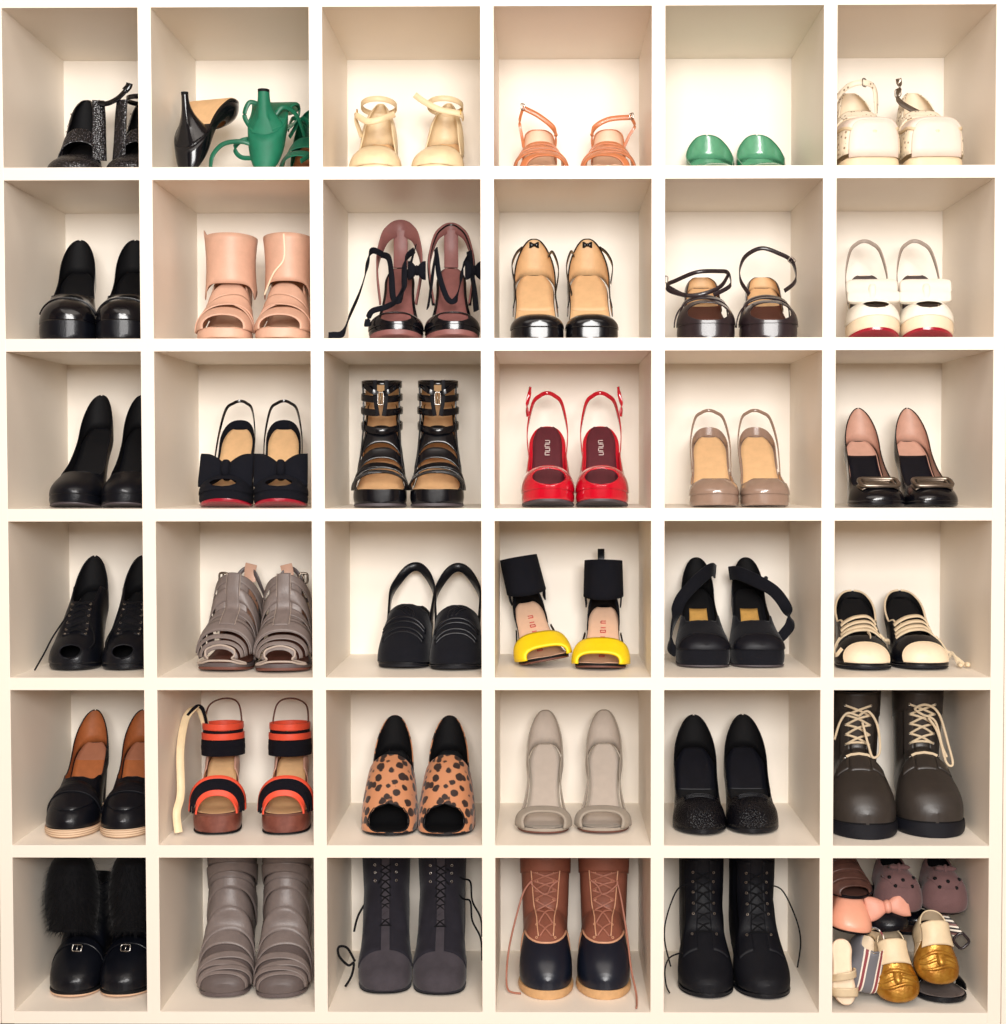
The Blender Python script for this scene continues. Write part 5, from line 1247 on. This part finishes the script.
def f_6_5(k):
    la = Last(L=21, W=5.0, Wh=3.4, h=6, p=.8, toe=2.2, ts=.3)
    bt = Boot(la, ht=16.5, Hs=[(0, 1.5), (.03, 2.3), (.08, 3.1), (.16, 4.3), (.28, 6.4), (.42, 9)], wa=3.9, wt=4.0, fy=.5)
    bt.skin('boot_upper', [BLKM, BLIN])
    for s in (-1, 1): bt.skin('lace_facing', [BLKM, BLKM], u0=.46, u1=.97, o=.1, t0=min(.07 * s, .3 * s), t1=max(.07 * s, .3 * s), nt=8, nu=26, solid=.2)
    us = bt.uz(9.0, 19.5, 7)
    lacing(bt, us, .1, BLACE, r=.15, off=.42); eyelets(bt.U, us, .13, PEWT, off=.38, r=.2)
    s = -1 if k == 0 else 1
    p = bt.U(.82, .2 * s, .4)
    tube('lace_end', cr([bt.U(.84, .08 * s, .5), p, p + Vector((2.2 * s, -1, -1)), p + Vector((4.2 * s, -3, -5.5)), p + Vector((4.6 * s, -5, -9)), p + Vector((3.6 * s, -7, -13))], 7), .14, BLACE)
    if k == 0: tube('lace_end', cr([Vector((-4.2, 5, 6.6)), Vector((-6.5, 4, 6)), Vector((-7.4, 3.4, 4)), Vector((-7.2, 2.6, 1.4)), Vector((-6.6, 2, .3))], 6), .14, BLACE)
    sole(la, BLK, RUB, ot=.3, ext=.1); heel(la, BLK, (2.2, 2.2), flare=1)
shoe('ankle_boot', 'shoe', 'black leather lace-up ankle boot with lace arcing to the left divider', 'pair of black lace-up ankle boots', (6, 5), -4.8, 5.8, 2, 1, lambda: f_6_5(0))
shoe('ankle_boot', 'shoe', 'black leather lace-up ankle boot with lace curving out at its right', 'pair of black lace-up ankle boots', (6, 5), 5.2, 5.4, -2, 1, lambda: f_6_5(1))
# ---------------- row 6, last cubby: a heap of flat shoes
def flat(up, lining, ins, solem, L=19, W=4.0, Wh=2.7, toe=2.2, a=None, hk=.62, p=.5, h=.9, s1=1, H=None, name='upper', sol=.16):
    kw = {} if H is None else dict(H=H)
    la = Last(L=L, W=W, Wh=Wh, h=h, p=p, toe=toe, hk=hk, ts=.3, th=.5, **kw)
    f = tabf(a or [(0, 0), (.34, 0), (.36, .35), (.44, .6), (.7, .62), (.9, .5), (1, .4)])
    if up: cover(la, name, [up, lining], f, s1=s1, brk=[.34], solid=sol); rim(la, 'topline_binding', up, f, next(x for (x, y), (x2, y2) in zip(a or [(.34, 0), (.36, .3)], (a or [(.34, 0), (.36, .3)])[1:]) if y2 > 0), min(s1, .9999), r=.14)
    sole(la, solem); insole(la, ins)
    return la
def f_gold(k):
    la = flat(GOLD, IVRY, IVRY, BLK, W=3.9, L=11.6, toe=2.3, hk=.75, a=[(0, 0), (.46, 0), (.48, .3), (.54, .6), (.62, .97)], s1=.62)
    cover(la, 'ivory_heel_cup', [IVRY, CRM], tabf([(.44, .96), (.55, .62), (.8, .55), (1, .5)]), s0=.44, solid=.2)
    patch(la, 'ivory_tongue', [IVRY, CRM], .44, .76, -.5, .5, o=.3, solid=.3, ns=14)
    for j, q in enumerate((.16, .25, .33)):
        tube('gathered_fold', [la.U(q + .02 * math.sin(4 * t + j), t * .62, .16) for t in [-1 + .1 * i for i in range(21)]], lambda f: .12 + .26 * math.sin(PI * f), GOLD)
    build('gold_knot', *superball(la.U(.26, 0, .5), (.75, 1.4, .6), 2.3, 10, 12), GOLD, recalc=True)
def f_striped():
    la = flat(STRP, CRM, CRM, BLK, W=3.9, L=10, hk=.8, a=[(0, 0), (.56, 0), (.6, .3), (.7, .5), (1, .4)])
def f_coral():
    flat(CSAT, PINKL, PINKL, BLK, W=3.7, L=10.5, hk=.85, toe=2.4, a=[(0, 0), (.42, 0), (.45, .3), (.6, .5), (1, .4)])
def f_bowflat():
    la = flat(BLK, BLIN, PINKL, BLK, W=3.5, L=10.5, hk=.7)
    c = la.U(.2, 0, 1.0); bow(c, 7.6, 4.4, 1.6, PBOW, tilt=-20, pleat=.2)
def f_mauve(k):
    la = flat(MAUV, BLIN, BLIN, BLIN, W=4.15, L=12, toe=2.3, H=[(0, 1.6), (.05, 3), (.14, 4.2), (.3, 5.4), (.6, 5.4), (1, 5)], hk=1., a=[(0, 0), (.52, 0), (.56, .3), (.7, .5), (1, .4)], sol=.3)
    for q, t in ((.14, -.22), (.14, .22), (.27, -.3), (.27, .3), (.2, 0)):
        build('dark_stud', *superball(la.U(q, t, .22), (.38, .42, .32), 2, 8, 10), BLIN, recalc=True)
    tube('apron_seam', [la.U(.10 + .3 * abs(t) ** 2.4, t * .5, .3) for t in [-1 + .1 * i for i in range(21)]], .16, MAUV)
    bow(la.U(.42, 0, .6), 3.6, 1.6, 1, MAUV, tilt=50)
def f_woven():
    la = flat(None, None, BRNS, BLK, W=4.0, L=12)
    for q, sk in ((.12, .04), (.18, -.04), (.25, .05), (.32, -.05), (.40, .05), (.48, -.05), (.57, .03)):
        band(la, 'woven_strap', [BRNS, BLIN], q, 1.25, skew=sk, o=.15 + .12 * (sk > 0), solid=.25)
    cover(la, 'heel_cup', [BLK, BLIN], tabf([(.62, .95), (.8, .5), (1, .4)]), s0=.62)
    tube('edge_cord', [la.U(.08 + .52 * i / 20, .9, .5) for i in range(21)], .22, BLK)
def f_blacksandal():
    la = flat(None, None, GRYST, BLK, W=4.6, L=15, p=.9)
    band(la, 'toe_strap', [PAT, BLIN], .36, 3.0, skew=.05, o=.15, solid=.25)
    cover(la, 'heel_cup', [PAT, BLIN], tabf([(.68, .95), (.8, .6), (1, .5)]), s0=.68)
def f_strapped():
    la = flat(None, None, BRNL, BLK, W=4.0, L=11)
    band(la, 'striped_toe_strap', [STRB, BRNL], .22, 2.4, skew=.05, o=.2, solid=.25)
    ribbon('striped_ankle_strap', cr([(-2.5, 8, 2), (-4.5, 3, 4.6), (-1, .4, 5.4), (3, -1.2, 4.9), (5.6, -2.2, 3.2), (7.2, -3, 1.2)], 8), 1.9, .25, STRB)
    ribbon('striped_side_strap', cr([(-2.5, 9, 1.6), (-6, 4, 4.4), (-9.6, .8, 4.8), (-12, 1.2, 6)], 8), 1.7, .25, STRB)
    build('strap_keeper', *ribbonm(cr([(-7.2, 2.2, 4.2), (-7.3, 1.6, 5.2), (-7.2, 2.2, 6.4)], 4), 1.6, .3, (1, -.5, 0)), WHT, recalc=True, merge=0)
    build('strap_keeper', *ribbonm(cr([(3.6, -1.7, 4.0), (3.7, -2.0, 5.4), (3.6, -1.4, 6.2)], 4), 1.5, .3, (1, -.5, 0)), WHT, recalc=True, merge=0)
    buckle((7.6, -3.2, .4), 2.2, 2.4, BRZ, ux=(.75, 0, .66), uz=(-.66, 0, .75), r=.26, bar=False)
def f_creamflat():
    la = flat(None, None, CRM, TSOL, W=2.1, Wh=1.8, L=11, p=.5)
    band(la, 'toe_strap', [IVRY, CRM], .2, 1.4, o=.15, solid=.25)
    band(la, 'instep_strap', [IVRY, CRM], .45, 1.2, skew=.06, o=.15, solid=.25)
HG = 'flat shoes heaped in the last cubby'
shoe('sandal', 'shoe', 'black flat sandal with grey insole lying at the bottom right of the heap', HG, (6, 6), 7.2, 3.6, 2, 1, f_blacksandal)
shoe('flat_shoe', 'shoe', 'gold gathered flat shoe with ivory heel, resting on the black sandal', HG, (6, 6), 5.9, 3.2, -3, 1, lambda: f_gold(1), z=3.5, pitch=44)
shoe('flat_shoe', 'shoe', 'gold gathered flat shoe with ivory heel, its toe on the cubby floor', HG, (6, 6), -1.1, 2.6, 5, 1, lambda: f_gold(2), z=.5, pitch=44, roll=-6)
shoe('flat_shoe', 'shoe', 'grey shoe with burgundy and white stripes tilted beside the gold shoe', HG, (6, 6), -7.0, 4.8, -4, 1, f_striped, z=1.6, pitch=58, roll=10)
shoe('flat_shoe', 'shoe', 'coral pink satin flat shoe at the left edge of the heap', HG, (6, 6), -9.2, 3.4, 0, 1, f_coral, z=12.2, pitch=8, roll=8)
shoe('flat_shoe', 'shoe', 'black flat shoe with a pink leather bow, under the mauve slippers', HG, (6, 6), -1.8, 4.8, -2, 1, f_bowflat, z=12.2, pitch=2, roll=-8)
shoe('sandal', 'shoe', 'brown woven strap sandal at the top left of the heap', HG, (6, 6), -8.8, 6.0, -4, 1, f_woven, z=17.6, pitch=10, roll=4)
shoe('moccasin', 'shoe', 'mauve brown suede slipper with dark studs, left of the two on top', HG, (6, 6), .4, 7.4, -3, 1, lambda: f_mauve(1), z=14.6, pitch=16, roll=3)
shoe('moccasin', 'shoe', 'mauve brown suede slipper with dark studs, right of the two on top', HG, (6, 6), 8.9, 8.6, 0, -1, lambda: f_mauve(2), z=14.0, pitch=16, roll=3)
shoe('sandal', 'shoe', 'brown and white striped strap sandal, its buckle hanging at the right of the heap', HG, (6, 6), 4.2, 13.2, 2, 1, f_strapped, z=8.7, pitch=-2)
shoe('sandal', 'shoe', 'cream strappy flat sandal stood on its toe against the left divider', HG, (6, 6), -11.0, 1.6, 0, 1, f_creamflat, z=.7, pitch=72)
shoe('flat_shoe', 'shoe', 'plain black flat shoe squeezed between the mauve slippers and the gold shoes', HG, (6, 6), 4.6, 10.6, 3, 1, lambda: flat(PAT, BLIN, GRYST, BLK, W=4.0, L=12, hk=.6), z=11.3)
